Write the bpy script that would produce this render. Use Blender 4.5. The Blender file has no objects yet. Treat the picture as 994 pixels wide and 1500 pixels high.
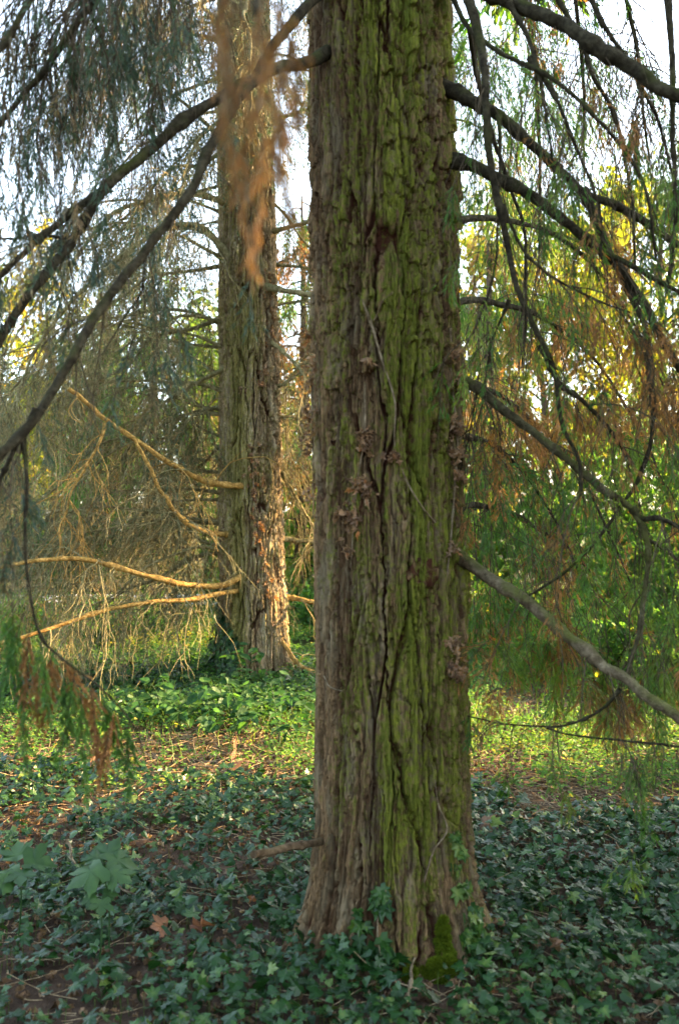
import bpy, math
import numpy as np
from mathutils import Vector
SC = bpy.context.scene
COL = SC.collection
rng = np.random.default_rng(7)

# ------------------------------------------------------------------ camera geometry
CAM = np.array([0.0, 0.0, 1.6]); FPX = 1458.0
PITCH = math.atan(30 / FPX)
FW = np.array([0, math.cos(PITCH), math.sin(PITCH)])
UP = np.array([0, -math.sin(PITCH), math.cos(PITCH)])
RT = np.array([1.0, 0, 0])
def P(px, py, d):
    return CAM + d * (FW + RT * (px - 497) / FPX + UP * (750 - py) / FPX)

# ------------------------------------------------------------------ noise
def _h(i, j, k=0, s=0):
    n = (i.astype(np.int64) * 374761393 + j.astype(np.int64) * 668265263 + np.asarray(k).astype(np.int64) * 2147483647 + s * 974711) & 0xffffffff
    n = ((n ^ (n >> 13)) * 1274126177) & 0xffffffff
    n = ((n ^ (n >> 16)) * 2246822519) & 0xffffffff
    return ((n ^ (n >> 15)) & 0xffffff) / float(0xffffff)
def vnoise(x, y, s=0, per=None):
    xi, yi = np.floor(x), np.floor(y); fx, fy = x - xi, y - yi
    fx = fx * fx * (3 - 2 * fx); fy = fy * fy * (3 - 2 * fy)
    x0, x1 = xi, xi + 1
    if per: x0, x1 = np.mod(x0, per), np.mod(x1, per)
    a, b, c, d = _h(x0, yi, 0, s), _h(x1, yi, 0, s), _h(x0, yi + 1, 0, s), _h(x1, yi + 1, 0, s)
    return (a * (1 - fx) + b * fx) * (1 - fy) + (c * (1 - fx) + d * fx) * fy
def fbm(x, y, s=0, o=4):
    t = 0; a = .5
    for k in range(o):
        t = t + a * vnoise(x * 2 ** k, y * 2 ** k, s + k * 17); a *= .5
    return t
def worley(x, y, per, s=0):
    """F1, F2 and the id of the nearest cell; periodic in x with period per cells"""
    xi, yi = np.floor(x), np.floor(y)
    f1 = np.full(x.shape, 9.0); f2 = np.full(x.shape, 9.0); idn = np.zeros(x.shape); ox = np.zeros(x.shape); oy = np.zeros(x.shape)
    for dx in (-1, 0, 1):
        for dy in (-1, 0, 1):
            cx = xi + dx; cm = np.mod(cx, per)
            sh = _h(cm, cm * 0, 0, s + 3); cy = np.floor(y - sh) + dy
            px = cx + .1 + .8 * _h(cm, cy, 0, s); py = cy + .1 + .8 * _h(cm, cy, 0, s + 5) + sh
            d = np.hypot(px - x, py - y)
            r = _h(cm, cy, 0, s + 9)
            near = d < f1
            f2 = np.where(near, f1, np.minimum(f2, d)); idn = np.where(near, r, idn); ox = np.where(near, x - px, ox); oy = np.where(near, y - py, oy); f1 = np.where(near, d, f1)
    return f2 - f1, idn, ox, oy
def sstep(a, b, x):
    t = np.clip((x - a) / (b - a), 0, 1); return t * t * (3 - 2 * t)
def unit(v):
    return v / np.maximum(np.linalg.norm(v, axis=-1, keepdims=True), 1e-9)

# ------------------------------------------------------------------ ground
def gz(x, y):
    x = np.asarray(x, float); y = np.asarray(y, float)
    s = 0.032 * (np.minimum(y, 18) - 3.85) + 0.012 * np.clip(y - 18, 0, 30)
    s = np.where(y < 2, 0.032 * (2 - 3.85) + 0 * s, s)
    n = 0.10 * (fbm(x * .55 + 40, y * .55 + 40, 3, 3) - .45)
    m = 0.06 * np.exp(-((x - .2) ** 2 + (y - 3.85) ** 2) / .5)
    m2 = 0.05 * np.exp(-((x + .9) ** 2 + (y - 9.4) ** 2) / 1.6)
    return s + n * sstep(.3, 1.2, np.hypot(x - .2, y - 3.85)) + m + m2

# ------------------------------------------------------------------ mesh builder
class MB:
    def __init__(s): s.v = []; s.q = []; s.t = []; s.a = []; s.n = 0
    def add(s, v, q=None, t=None, a=None):
        v = np.asarray(v, float).reshape(-1, 3); s.v.append(v)
        if q is not None and len(q): s.q.append(np.asarray(q).reshape(-1, 4) + s.n)
        if t is not None and len(t): s.t.append(np.asarray(t).reshape(-1, 3) + s.n)
        a = np.zeros(len(v)) if a is None else np.broadcast_to(np.asarray(a, float).ravel(), (len(v),))
        s.a.append(a); s.n += len(v)
    def build(s, name, mat, parent=None, smooth=False, attrs=None):
        if not s.v: return None
        v = np.concatenate(s.v)
        q = np.concatenate(s.q) if s.q else np.zeros((0, 4), int)
        t = np.concatenate(s.t) if s.t else np.zeros((0, 3), int)
        me = bpy.data.meshes.new(name)
        me.vertices.add(len(v)); me.vertices.foreach_set('co', v.astype(np.float32).ravel())
        nl = q.size + t.size; nf = len(q) + len(t)
        me.loops.add(nl); me.polygons.add(nf)
        me.loops.foreach_set('vertex_index', np.concatenate([q.ravel(), t.ravel()]).astype(np.int32))
        ls = np.concatenate([np.arange(len(q)) * 4, q.size + np.arange(len(t)) * 3]).astype(np.int32)
        me.polygons.foreach_set('loop_start', ls)
        me.polygons.foreach_set('use_smooth', np.full(nf, bool(smooth)))
        at = me.attributes.new('tint', 'FLOAT', 'POINT'); at.data.foreach_set('value', np.concatenate(s.a).astype(np.float32))
        for k, val in (attrs or {}).items():
            at = me.attributes.new(k, 'FLOAT', 'POINT'); at.data.foreach_set('value', np.asarray(val, np.float32).ravel())
        me.materials.append(mat)
        me.update(calc_edges=True); me.validate()
        o = bpy.data.objects.new(name, me); COL.objects.link(o)
        if parent is not None: o.parent = parent
        return o

def empty(name, loc, label, cat, group=None):
    o = bpy.data.objects.new(name, None); COL.objects.link(o)
    o.empty_display_size = .1
    return tag(o, label, cat, group)      # every thing is built in world coordinates, origin stays at 0
def tag(o, label, cat, group=None, kind=None):
    if label: o['label'] = label
    if cat: o['category'] = cat
    if group: o['group'] = group
    if kind: o['kind'] = kind
    return o
def kind(o, k, label=None, cat=None): return tag(o, label, cat, None, k)

# ------------------------------------------------------------------ tubes and twigs
def tubes(paths, rad, sides=4, wob=0.0, seed=0):
    """paths (M,K,3), rad (M,K) -> verts, quads"""
    paths = np.asarray(paths, float); rad = np.asarray(rad, float)
    M, K, _ = paths.shape
    tan = unit(np.gradient(paths, axis=1))
    ch = unit(paths[:, -1] - paths[:, 0])
    ref = np.where(np.abs(ch[:, 2:3]) < .8, np.array([[0, 0, 1.0]]), np.array([[1.0, .3, 0]]))
    ref = np.repeat(ref[:, None], K, 1)
    a = unit(np.cross(tan, ref)); b = np.cross(tan, a)
    th = np.arange(sides) / sides * 2 * np.pi
    R = rad[:, :, None]
    if wob:
        r2 = np.random.default_rng(seed)
        R = R * (1 + wob * r2.normal(0, 1, (M, K, sides)))
    else: R = np.repeat(R, sides, 2)
    v = paths[:, :, None] + R[..., None] * (np.cos(th)[None, None, :, None] * a[:, :, None] + np.sin(th)[None, None, :, None] * b[:, :, None])
    idx = np.arange(M * K * sides).reshape(M, K, sides)
    i0 = idx[:, :-1]; i1 = idx[:, 1:]
    q = np.stack([i0, np.roll(i0, -1, 2), np.roll(i1, -1, 2), i1], -1).reshape(-1, 4)
    return v.reshape(-1, 3), q
def smooth_path(pts, n):
    pts = np.asarray(pts, float)
    d = np.concatenate([[0], np.cumsum(np.linalg.norm(np.diff(pts, axis=0), axis=1))])
    m = np.zeros_like(pts)
    m[1:-1] = (pts[2:] - pts[:-2]) / (d[2:] - d[:-2])[:, None]
    m[0] = (pts[1] - pts[0]) / (d[1] - d[0]); m[-1] = (pts[-1] - pts[-2]) / (d[-1] - d[-2])
    t = np.linspace(0, d[-1], n); k = np.clip(np.searchsorted(d, t, 'right') - 1, 0, len(d) - 2)
    h = (d[k + 1] - d[k])[:, None]; u = ((t - d[k]) / (d[k + 1] - d[k]))[:, None]
    return ((2 * u ** 3 - 3 * u ** 2 + 1) * pts[k] + (u ** 3 - 2 * u ** 2 + u) * h * m[k] + (-2 * u ** 3 + 3 * u ** 2) * pts[k + 1] + (u ** 3 - u ** 2) * h * m[k + 1])
def grow(st, di, L, K, g=0.0, wob=.1, r=rng, up=0.0):
    """g pulls down along the way (droop), wob wiggles, up turns the tip up again"""
    M = len(st); out = np.zeros((M, K, 3)); out[:, 0] = st; d = unit(np.array(di, float))
    L = np.broadcast_to(np.asarray(L, float), (M,)); g = np.broadcast_to(np.asarray(g, float), (M,))
    for k in range(1, K):
        d = d + r.normal(0, wob, (M, 3)); d[:, 2] -= (g - up * k / K) / K
        d = unit(d); out[:, k] = out[:, k - 1] + d * (L / (K - 1))[:, None]
    return out
def sample(paths, n, t0=.1, t1=1., r=rng):
    """n random points on the paths: index, position, tangent, t"""
    M, K, _ = paths.shape
    ln = np.linalg.norm(paths[:, -1] - paths[:, 0], axis=1) + 1e-6
    i = r.choice(M, n, p=ln / ln.sum()); t = t0 + (t1 - t0) * r.random(n)
    f = t * (K - 1); k = np.minimum(f.astype(int), K - 2); u = (f - k)[:, None]
    return i, paths[i, k] * (1 - u) + paths[i, k + 1] * u, unit(paths[i, k + 1] - paths[i, k]), t
def spread(tan, ang, r=rng):
    """turn each tangent away by ang in a random direction"""
    q = r.normal(0, 1, tan.shape); q = unit(q - (q * tan).sum(1, keepdims=True) * tan)
    a = np.broadcast_to(np.asarray(ang, float), (len(tan),))[:, None]
    return tan * np.cos(a) + q * np.sin(a)
def blades(mb, st, di, L, w, tint, r=rng):
    """one diamond per needle / small leaf"""
    M = len(st); L = np.broadcast_to(L, (M,))[:, None]; w = np.broadcast_to(w, (M,))[:, None]
    q = r.normal(0, 1, (M, 3)); s = unit(np.cross(di, q))
    v = np.stack([st, st + di * L * .45 + s * w * .5, st + di * L, st + di * L * .45 - s * w * .5], 1)
    mb.add(v, q=np.arange(M * 4).reshape(-1, 4), a=np.repeat(np.broadcast_to(tint, (M,)), 4))

def spray(mb_f, mb_t, paths, tint, r, tw_per=26, tw_len=.10, nd_per=10, nd_len=.012, nd_w=.003, r_axis=.002, ang=.6, droop=.5, tip=0.):
    """feathery conifer spray: hanging axis, side twiglets, needles along them. paths (M,K,3), tint (M,)"""
    M, K, _ = paths.shape
    if mb_t is not None:
        rad = np.linspace(1, .35, K)[None] * r_axis * np.ones((M, 1)); v, q = tubes(paths, rad, 3); mb_t.add(v, q=q)
    n = M * tw_per
    i = np.repeat(np.arange(M), tw_per); t = np.tile((np.arange(tw_per) + .3) / tw_per, M) * .9 + .1 * r.random(n)
    f = np.clip(t, 0, .999) * (K - 1); k = f.astype(int); u = (f - k)[:, None]
    pos = paths[i, k] * (1 - u) + paths[i, k + 1] * u; tan = unit(paths[i, k + 1] - paths[i, k])
    di = spread(tan, ang + r.normal(0, .18, n), r)
    L = tw_len * (1.1 - .75 * t) * (.6 + .8 * r.random(n))
    tw = grow(pos, di, L, 4, droop, .12, r)
    if mb_t is not None and r_axis > .0012:
        v, q = tubes(tw, np.linspace(1, .4, 4)[None] * r_axis * .45 * np.ones((n, 1)), 3); mb_t.add(v, q=q)
    m = n * nd_per
    j, p2, t2, _ = sample(tw, m, 0.05, 1, r)
    d2 = spread(t2, .16 + .22 * r.random(m), r)
    brown = tip * (r.random(M) < .6)[i][j] * sstep(.45, .8, t[j] + .15 * r.normal(0, 1, n)[j])      # ends of the spray gone brown
    tt = np.clip(tint[i][j] + brown + r.normal(0, .05, m) + .06 * (r.random(n)[j] - .5), 0, 1)
    blades(mb_f, p2, d2, nd_len * (.6 + .8 * r.random(m)), nd_w, tt, r)

# ------------------------------------------------------------------ leaf shapes
def fan(outline, centre, zc, zo):
    v = [(centre[0], centre[1], zc)] + [(x, y, z) for (x, y), z in zip(outline, zo)]
    n = len(outline); t = [(0, i + 1, (i + 1) % n + 1) for i in range(n)]
    return np.array(v), np.array(t)
def mirror(h):                                    # half outline from base to tip (x>0), tip last
    return [(0, 0)] + h + [(-x, y) for x, y in h[-2::-1]]
_iv = mirror([(.20, -.14), (.50, .04), (.30, .26), (.46, .58), (.18, .52), (0, 1.0)])
IVY = fan(_iv, (0, .3), .05, [-.02 if abs(x) > .1 else .03 for x, y in _iv])
_iv2 = mirror([(.24, -.08), (.42, .14), (.36, .40), (.18, .70), (0, .98)])
IVY2 = fan(_iv2, (0, .32), .06, [-.03 if abs(x) > .1 else .02 for x, y in _iv2])
_ov = mirror([(.16, .06), (.29, .26), (.30, .45), (.20, .72), (0, 1.0)])
OVATE = fan(_ov, (0, .42), -.05, [.04 if abs(x) > .1 else -.06 if y > .5 else 0 for x, y in _ov])
_mp = mirror([(.14, -.04), (.33, -.08), (.55, .06), (.48, .16), (.50, .25), (.38, .26), (.62, .50), (.60, .62), (.70, .76), (.46, .70), (.36, .74), (.24, .60), (.26, .80), (.14, .90), (0, 1.12)])
MAPLE = fan(_mp, (0, .34), .05, [-.05 - .05 * abs(x) if abs(x) > .4 else 0 for x, y in _mp])
_cr = mirror([(.12, .04), (.30, .2), (.16, .38), (.36, .62), (.12, .7), (0, 1.05)])
CRUMP = fan(_cr, (0, .4), -.16, [.14, .06, -.12, .2, -.05, .18, -.2, .22, .1, -.14, .16, -.08][:len(_cr)])
def scatter(mb, shape, pos, axis, nor, size, tint, r=rng, curl=0.0):
    V, T = shape; N = len(pos); vein = np.where(np.arange(len(V)) < 2, .16, -.03)      # paler towards the veins at the leaf's middle
    if not N: return
    y = unit(axis); z = unit(nor - (nor * y).sum(1, keepdims=True) * y); x = np.cross(y, z)
    size = np.broadcast_to(size, (N,))
    W = np.repeat(V[None], N, 0).copy()
    if curl:
        c = r.normal(0, curl, (N, 1)); W[:, :, 2] += c * (W[:, :, 1] ** 2) + r.normal(0, curl, (N, 1)) * W[:, :, 0] * W[:, :, 1]
        W[:, :, 2] += np.abs(W[:, :, 0]) * r.normal(0.1, curl, (N, 1))
    W = W * size[:, None, None]
    v = pos[:, None] + W[..., 0:1] * x[:, None] + W[..., 1:2] * y[:, None] + W[..., 2:3] * z[:, None]
    t = (T[None] + (np.arange(N) * len(V))[:, None, None]).reshape(-1, 3)
    mb.add(v, t=t, a=np.clip(np.broadcast_to(tint, (N,))[:, None] + vein[None], 0, 1).ravel())

# ------------------------------------------------------------------ materials
def newmat(name):
    m = bpy.data.materials.new(name); m.use_nodes = True
    nt = m.node_tree; return m, nt, nt.nodes['Principled BSDF'], nt.nodes['Material Output']
def nd(nt, typ, **kw):
    n = nt.nodes.new(typ)
    for k, v in kw.items():
        if k in n.inputs: n.inputs[k].default_value = v
        else: setattr(n, k, v)
    return n
def ramp(nt, src, stops, interp='LINEAR'):
    n = nt.nodes.new('ShaderNodeValToRGB'); e = n.color_ramp.elements; n.color_ramp.interpolation = interp
    while len(e) < len(stops): e.new(.5)
    for i, (p, c) in enumerate(stops): e[i].position = p; e[i].color = (*c, 1) if len(c) == 3 else c
    nt.links.new(src, n.inputs['Fac']); return n.outputs['Color']
def mixc(nt, fac, a, b, mode='MIX'):
    n = nt.nodes.new('ShaderNodeMix'); n.data_type = 'RGBA'; n.blend_type = mode
    for s, v in ((0, fac), (6, a), (7, b)):
        if hasattr(v, 'is_linked') or hasattr(v, 'links'): nt.links.new(v, n.inputs[s])
        else: n.inputs[s].default_value = v if s == 0 else (*v, 1)
    return n.outputs[2]
def math_(nt, op, a, b=0., c=None):
    n = nt.nodes.new('ShaderNodeMath'); n.operation = op
    for i, v in enumerate((a, b) if c is None else (a, b, c)):
        if hasattr(v, 'links'): nt.links.new(v, n.inputs[i])
        else: n.inputs[i].default_value = v
    return n.outputs[0]
def attr(nt, name): return nd(nt, 'ShaderNodeAttribute', attribute_name=name).outputs['Fac']
def coords(nt, scale):
    g = nt.nodes.new('ShaderNodeNewGeometry'); mp = nt.nodes.new('ShaderNodeVectorMath'); mp.operation = 'MULTIPLY'
    nt.links.new(g.outputs['Position'], mp.inputs[0]); mp.inputs[1].default_value = scale; return mp.outputs[0]
def noise(nt, scale3, detail=3, rough=.55, out='Fac', dist=0.):
    n = nd(nt, 'ShaderNodeTexNoise', Scale=1., Detail=detail, Roughness=rough, Distortion=dist)
    nt.links.new(coords(nt, scale3), n.inputs['Vector']); return n.outputs[out]
def bump(nt, bsdf, h, dist=.004, strength=1.):
    b = nd(nt, 'ShaderNodeBump', Strength=strength, Distance=dist); nt.links.new(h, b.inputs['Height']); nt.links.new(b.outputs[0], bsdf.inputs['Normal'])

def leafmat(name, stops, rough=.5, transl=.35, spec=.4, mottle=None):
    m, nt, b, out = newmat(name)
    c = ramp(nt, attr(nt, 'tint'), stops)
    if mottle:
        c = mixc(nt, ramp(nt, noise(nt, (mottle,) * 3, 2), [(.42, (0, 0, 0)), (.75, (1, 1, 1))]), c, mixc(nt, 1., c, (1.5, 1.35, 1.1), 'MULTIPLY'))
    nt.links.new(c, b.inputs['Base Color']); b.inputs['Roughness'].default_value = rough; b.inputs['Specular IOR Level'].default_value = spec
    if transl:
        t = nt.nodes.new('ShaderNodeBsdfTranslucent'); nt.links.new(mixc(nt, 1., c, (1.5, 1.6, .7), 'MULTIPLY'), t.inputs[0])
        mx = nt.nodes.new('ShaderNodeMixShader'); mx.inputs[0].default_value = transl
        nt.links.new(b.outputs[0], mx.inputs[1]); nt.links.new(t.outputs[0], mx.inputs[2]); nt.links.new(mx.outputs[0], out.inputs[0])
    return m
def barkmat(name, ridge, furrow, moss, lichen, moss_amt=1.):
    m, nt, b, out = newmat(name)
    n1 = noise(nt, (130, 130, 13), 6, .7); n2 = noise(nt, (14, 14, 4), 3); n3 = noise(nt, (48, 48, 40), 5, .7)
    n4 = noise(nt, (4, 4, 2.2), 3)
    c = mixc(nt, ramp(nt, n1, [(.36, (0, 0, 0)), (.66, (1, 1, 1))]), tuple(x * .6 for x in ridge), tuple(x * 2. for x in ridge))
    c = mixc(nt, ramp(nt, n2, [(.48, (0, 0, 0)), (.68, (1, 1, 1))]), c, lichen)
    c = mixc(nt, 1., c, ramp(nt, attr(nt, 'flake'), [(.1, (.5, .42, .38)), (.45, (.9, .9, .9)), (.9, (1.5, 1.45, 1.4))]), 'MULTIPLY')
    ff = ramp(nt, attr(nt, 'fur'), [(.24, (0, 0, 0)), (.66, (1, 1, 1))])
    c = mixc(nt, ff, furrow, c)
    mm = math_(nt, 'ADD', attr(nt, 'moss'), math_(nt, 'MULTIPLY_ADD', n3, 1.7, -.85))
    mm = math_(nt, 'ADD', mm, math_(nt, 'MULTIPLY_ADD', n4, .5, -.25))
    mf = ramp(nt, mm, [(.30, (0, 0, 0)), (.68, (.9 * moss_amt,) * 3)])
    mcol = mixc(nt, ramp(nt, n2, [(.35, (0, 0, 0)), (.65, (1, 1, 1))]), moss, (moss[0] * 1.7, moss[1] * 1.45, moss[2] * 1.2))
    mcol = mixc(nt, 1., mcol, ramp(nt, n1, [(.34, (.45, .48, .5)), (.66, (1.45, 1.4, 1.25))]), 'MULTIPLY')
    c = mixc(nt, mf, c, mcol)
    nt.links.new(c, b.inputs['Base Color']); b.inputs['Roughness'].default_value = .9; b.inputs['Specular IOR Level'].default_value = .12
    h = math_(nt, 'ADD', n1, math_(nt, 'MULTIPLY', n3, .55)); bump(nt, b, h, .011, 1.)
    return m
def limbmat(name, base, pale, moss, amt):
    m, nt, b, out = newmat(name)
    n1 = noise(nt, (45, 45, 45), 3, .6); n2 = noise(nt, (7, 7, 7), 3)
    c = mixc(nt, ramp(nt, n1, [(.38, (0, 0, 0)), (.64, (1, 1, 1))]), base, pale)
    c = mixc(nt, 1., c, ramp(nt, noise(nt, (17, 17, 17), 4, .65), [(.35, (.55, .5, .45)), (.65, (1.25, 1.25, 1.25))]), 'MULTIPLY')
    g = nt.nodes.new('ShaderNodeNewGeometry'); sx = nt.nodes.new('ShaderNodeSeparateXYZ'); nt.links.new(g.outputs['Normal'], sx.inputs[0])
    mf = math_(nt, 'ADD', math_(nt, 'MULTIPLY', sx.outputs[2], .25), math_(nt, 'MULTIPLY_ADD', n2, 1.6, -.8))
    c = mixc(nt, ramp(nt, mf, [(.05, (0, 0, 0)), (.4, (amt,) * 3)]), c, moss)
    nt.links.new(c, b.inputs['Base Color']); b.inputs['Roughness'].default_value = .9; b.inputs['Specular IOR Level'].default_value = .08
    bump(nt, b, math_(nt, 'ADD', n1, noise(nt, (140, 140, 140), 3, .6)), .006, .9); return m

BARK1 = barkmat('mossy_bark', (.108, .07, .036), (.05, .017, .009), (.088, .115, .014), (.155, .125, .076))
BARK2 = barkmat('brown_bark', (.175, .13, .076), (.055, .025, .014), (.11, .12, .025), (.30, .26, .18), .8)
BARKF = limbmat('far_bark', (.07, .05, .035), (.13, .10, .075), (.06, .07, .02), .4)
LIMB = limbmat('limb_bark', (.022, .019, .012), (.048, .043, .027), (.04, .05, .010), .8)
LIMBP = limbmat('pale_limb_bark', (.08, .064, .04), (.165, .135, .088), (.08, .095, .02), .8)
LIMBG = limbmat('sun_gilded_limb_bark', (.24, .145, .042), (.46, .295, .095), (.10, .10, .025), .5)  # pale ochre bark with the sun's gold painted into its colour
LIMBM = limbmat('mossy_limb_bark', (.04, .036, .02), (.085, .078, .042), (.075, .09, .016), .8)
TWIG = limbmat('twig_bark', (.055, .044, .03), (.10, .08, .05), (.06, .07, .02), .4)
TWIGG = limbmat('grey_twig_bark', (.14, .125, .06), (.25, .225, .12), (.09, .105, .035), .5)
G = lambda *s: list(s)
NEEDLE = leafmat('conifer_needles', [(0, (.022, .066, .016)), (.3, (.058, .15, .018)), (.55, (.14, .21, .024)), (.68, (.15, .10, .03)), (.8, (.24, .105, .032)), (1, (.34, .17, .06))], .5, .45)
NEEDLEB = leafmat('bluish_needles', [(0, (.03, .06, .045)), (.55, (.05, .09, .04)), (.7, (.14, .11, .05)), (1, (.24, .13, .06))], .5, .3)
DEADN = leafmat('dead_needles', [(0, (.12, .062, .026)), (1, (.25, .135, .065))], .7, .4, .15)
AUTUMN = leafmat('autumn_leaves', [(0, (.06, .12, .015)), (.5, (.14, .19, .02)), (.8, (.32, .26, .02)), (1, (.38, .20, .02))], .5, .5)
FARLEAF = leafmat('far_leaves', [(0, (.03, .06, .02)), (.5, (.06, .10, .025)), (1, (.20, .17, .03))], .6, .4)
IVYM = leafmat('ivy_leaves', [(0, (.005, .022, .005)), (.5, (.012, .044, .010)), (.8, (.03, .08, .016)), (1, (.09, .14, .03))], .36, .15, .27, 45)
HERBM = leafmat('herb_leaves', [(0, (.026, .075, .028)), (.6, (.08, .18, .035)), (.85, (.16, .25, .04)), (1, (.34, .28, .05))], .6, .45, .2)
SEEDM = leafmat('seedling_leaves', [(0, (.022, .062, .016)), (1, (.042, .10, .024))], .5, .3, .35, 25)
GRASSM = leafmat('grass_blades', [(0, (.05, .10, .015)), (.6, (.12, .20, .03)), (1, (.30, .26, .10))], .5, .4, .3)
LITM = leafmat('litter_leaves', [(0, (.05, .03, .02)), (.5, (.11, .07, .042)), (.8, (.18, .115, .07)), (1, (.28, .22, .15))], .75, .15, .2, 30)
REDM = leafmat('red_leaves', [(0, (.11, .04, .025)), (1, (.19, .09, .05))], .6, .25, .3, 30)
DRYM = leafmat('dry_leaves', [(0, (.10, .065, .045)), (.5, (.20, .12, .07)), (.85, (.28, .20, .14)), (1, (.28, .12, .04))], .7, .2, .25, 40)
MOSSM = leafmat('moss_fuzz', [(0, (.04, .07, .004)), (1, (.13, .17, .012))], .8, .2, .1)
STRAWM = limbmat('straw', (.22, .16, .09), (.38, .30, .19), (.3, .25, .15), .2)
VINEM = limbmat('vine_bark', (.12, .09, .055), (.26, .21, .14), (.12, .11, .05), .3)
WOODM = limbmat('dead_wood', (.08, .055, .032), (.16, .115, .07), (.2, .15, .06), .4)
def groundmat():
    m, nt, b, out = newmat('forest_soil')
    c = ramp(nt, noise(nt, (9, 9, 9), 6, .7), [(.3, (.03, .02, .013)), (.55, (.065, .043, .028)), (.75, (.15, .11, .075))])
    gr = ramp(nt, noise(nt, (.8, .8, .8), 4, .6), [(.4, (0, 0, 0)), (.6, (.8, .8, .8))])
    g = nt.nodes.new('ShaderNodeNewGeometry'); sx = nt.nodes.new('ShaderNodeSeparateXYZ'); nt.links.new(g.outputs['Position'], sx.inputs[0])
    far = nd(nt, 'ShaderNodeMapRange'); nt.links.new(sx.outputs[1], far.inputs[0]); far.inputs[1].default_value = 5.5; far.inputs[2].default_value = 13
    f2 = math_(nt, 'MULTIPLY', gr, far.outputs[0])
    c = mixc(nt, f2, c, (.07, .12, .02)); nt.links.new(c, b.inputs['Base Color']); b.inputs['Roughness'].default_value = .95; b.inputs['Specular IOR Level'].default_value = .1
    bump(nt, b, noise(nt, (40, 40, 40), 4, .7), .02, .8); return m
SOIL = groundmat()
def pathmat():
    m, nt, b, out = newmat('pale_gravel')
    c = ramp(nt, noise(nt, (30, 30, 30), 4, .7), [(.3, (.35, .33, .29)), (.7, (.6, .57, .5))]); nt.links.new(c, b.inputs['Base Color']); b.inputs['Roughness'].default_value = .9
    return m

# ------------------------------------------------------------------ ground sheet
def warp(n, near, far): 
    t = np.linspace(-1, 1, n); return np.sign(t) * (near * np.abs(t) + (far - near) * np.abs(t) ** 5)
gx = warp(241, 9, 240); gy = 5 + warp(241, 9, 240)
X, Y = np.meshgrid(gx, gy, indexing='ij'); Zg = gz(X, Y) + .03 * (fbm(X * 4 + 90, Y * 4 + 90, 8, 3) - .5) * (np.hypot(X, Y) < 14)
ii = np.arange(241 * 241).reshape(241, 241)
mb = MB(); mb.add(np.stack([X, Y, Zg], -1), q=np.stack([ii[:-1, :-1], ii[1:, :-1], ii[1:, 1:], ii[:-1, 1:]], -1))
kind(mb.build('ground', SOIL, smooth=True), 'structure')
# pale path far behind, crossing to the left
xs = np.linspace(-22, 3, 60); ys = 17.6 + .05 * xs + .4 * np.sin(xs * .3)
pv = []
for o in (-1.1, -.4, .4, 1.1): pv.append(np.stack([xs, ys + o, gz(xs, ys + o) + .03], -1))
pv = np.stack(pv, 1); ip = np.arange(60 * 4).reshape(60, 4)
mb = MB(); mb.add(pv, q=np.stack([ip[:-1, :-1], ip[1:, :-1], ip[1:, 1:], ip[:-1, 1:]], -1)); kind(mb.build('path', pathmat(), smooth=True), 'structure')

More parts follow.
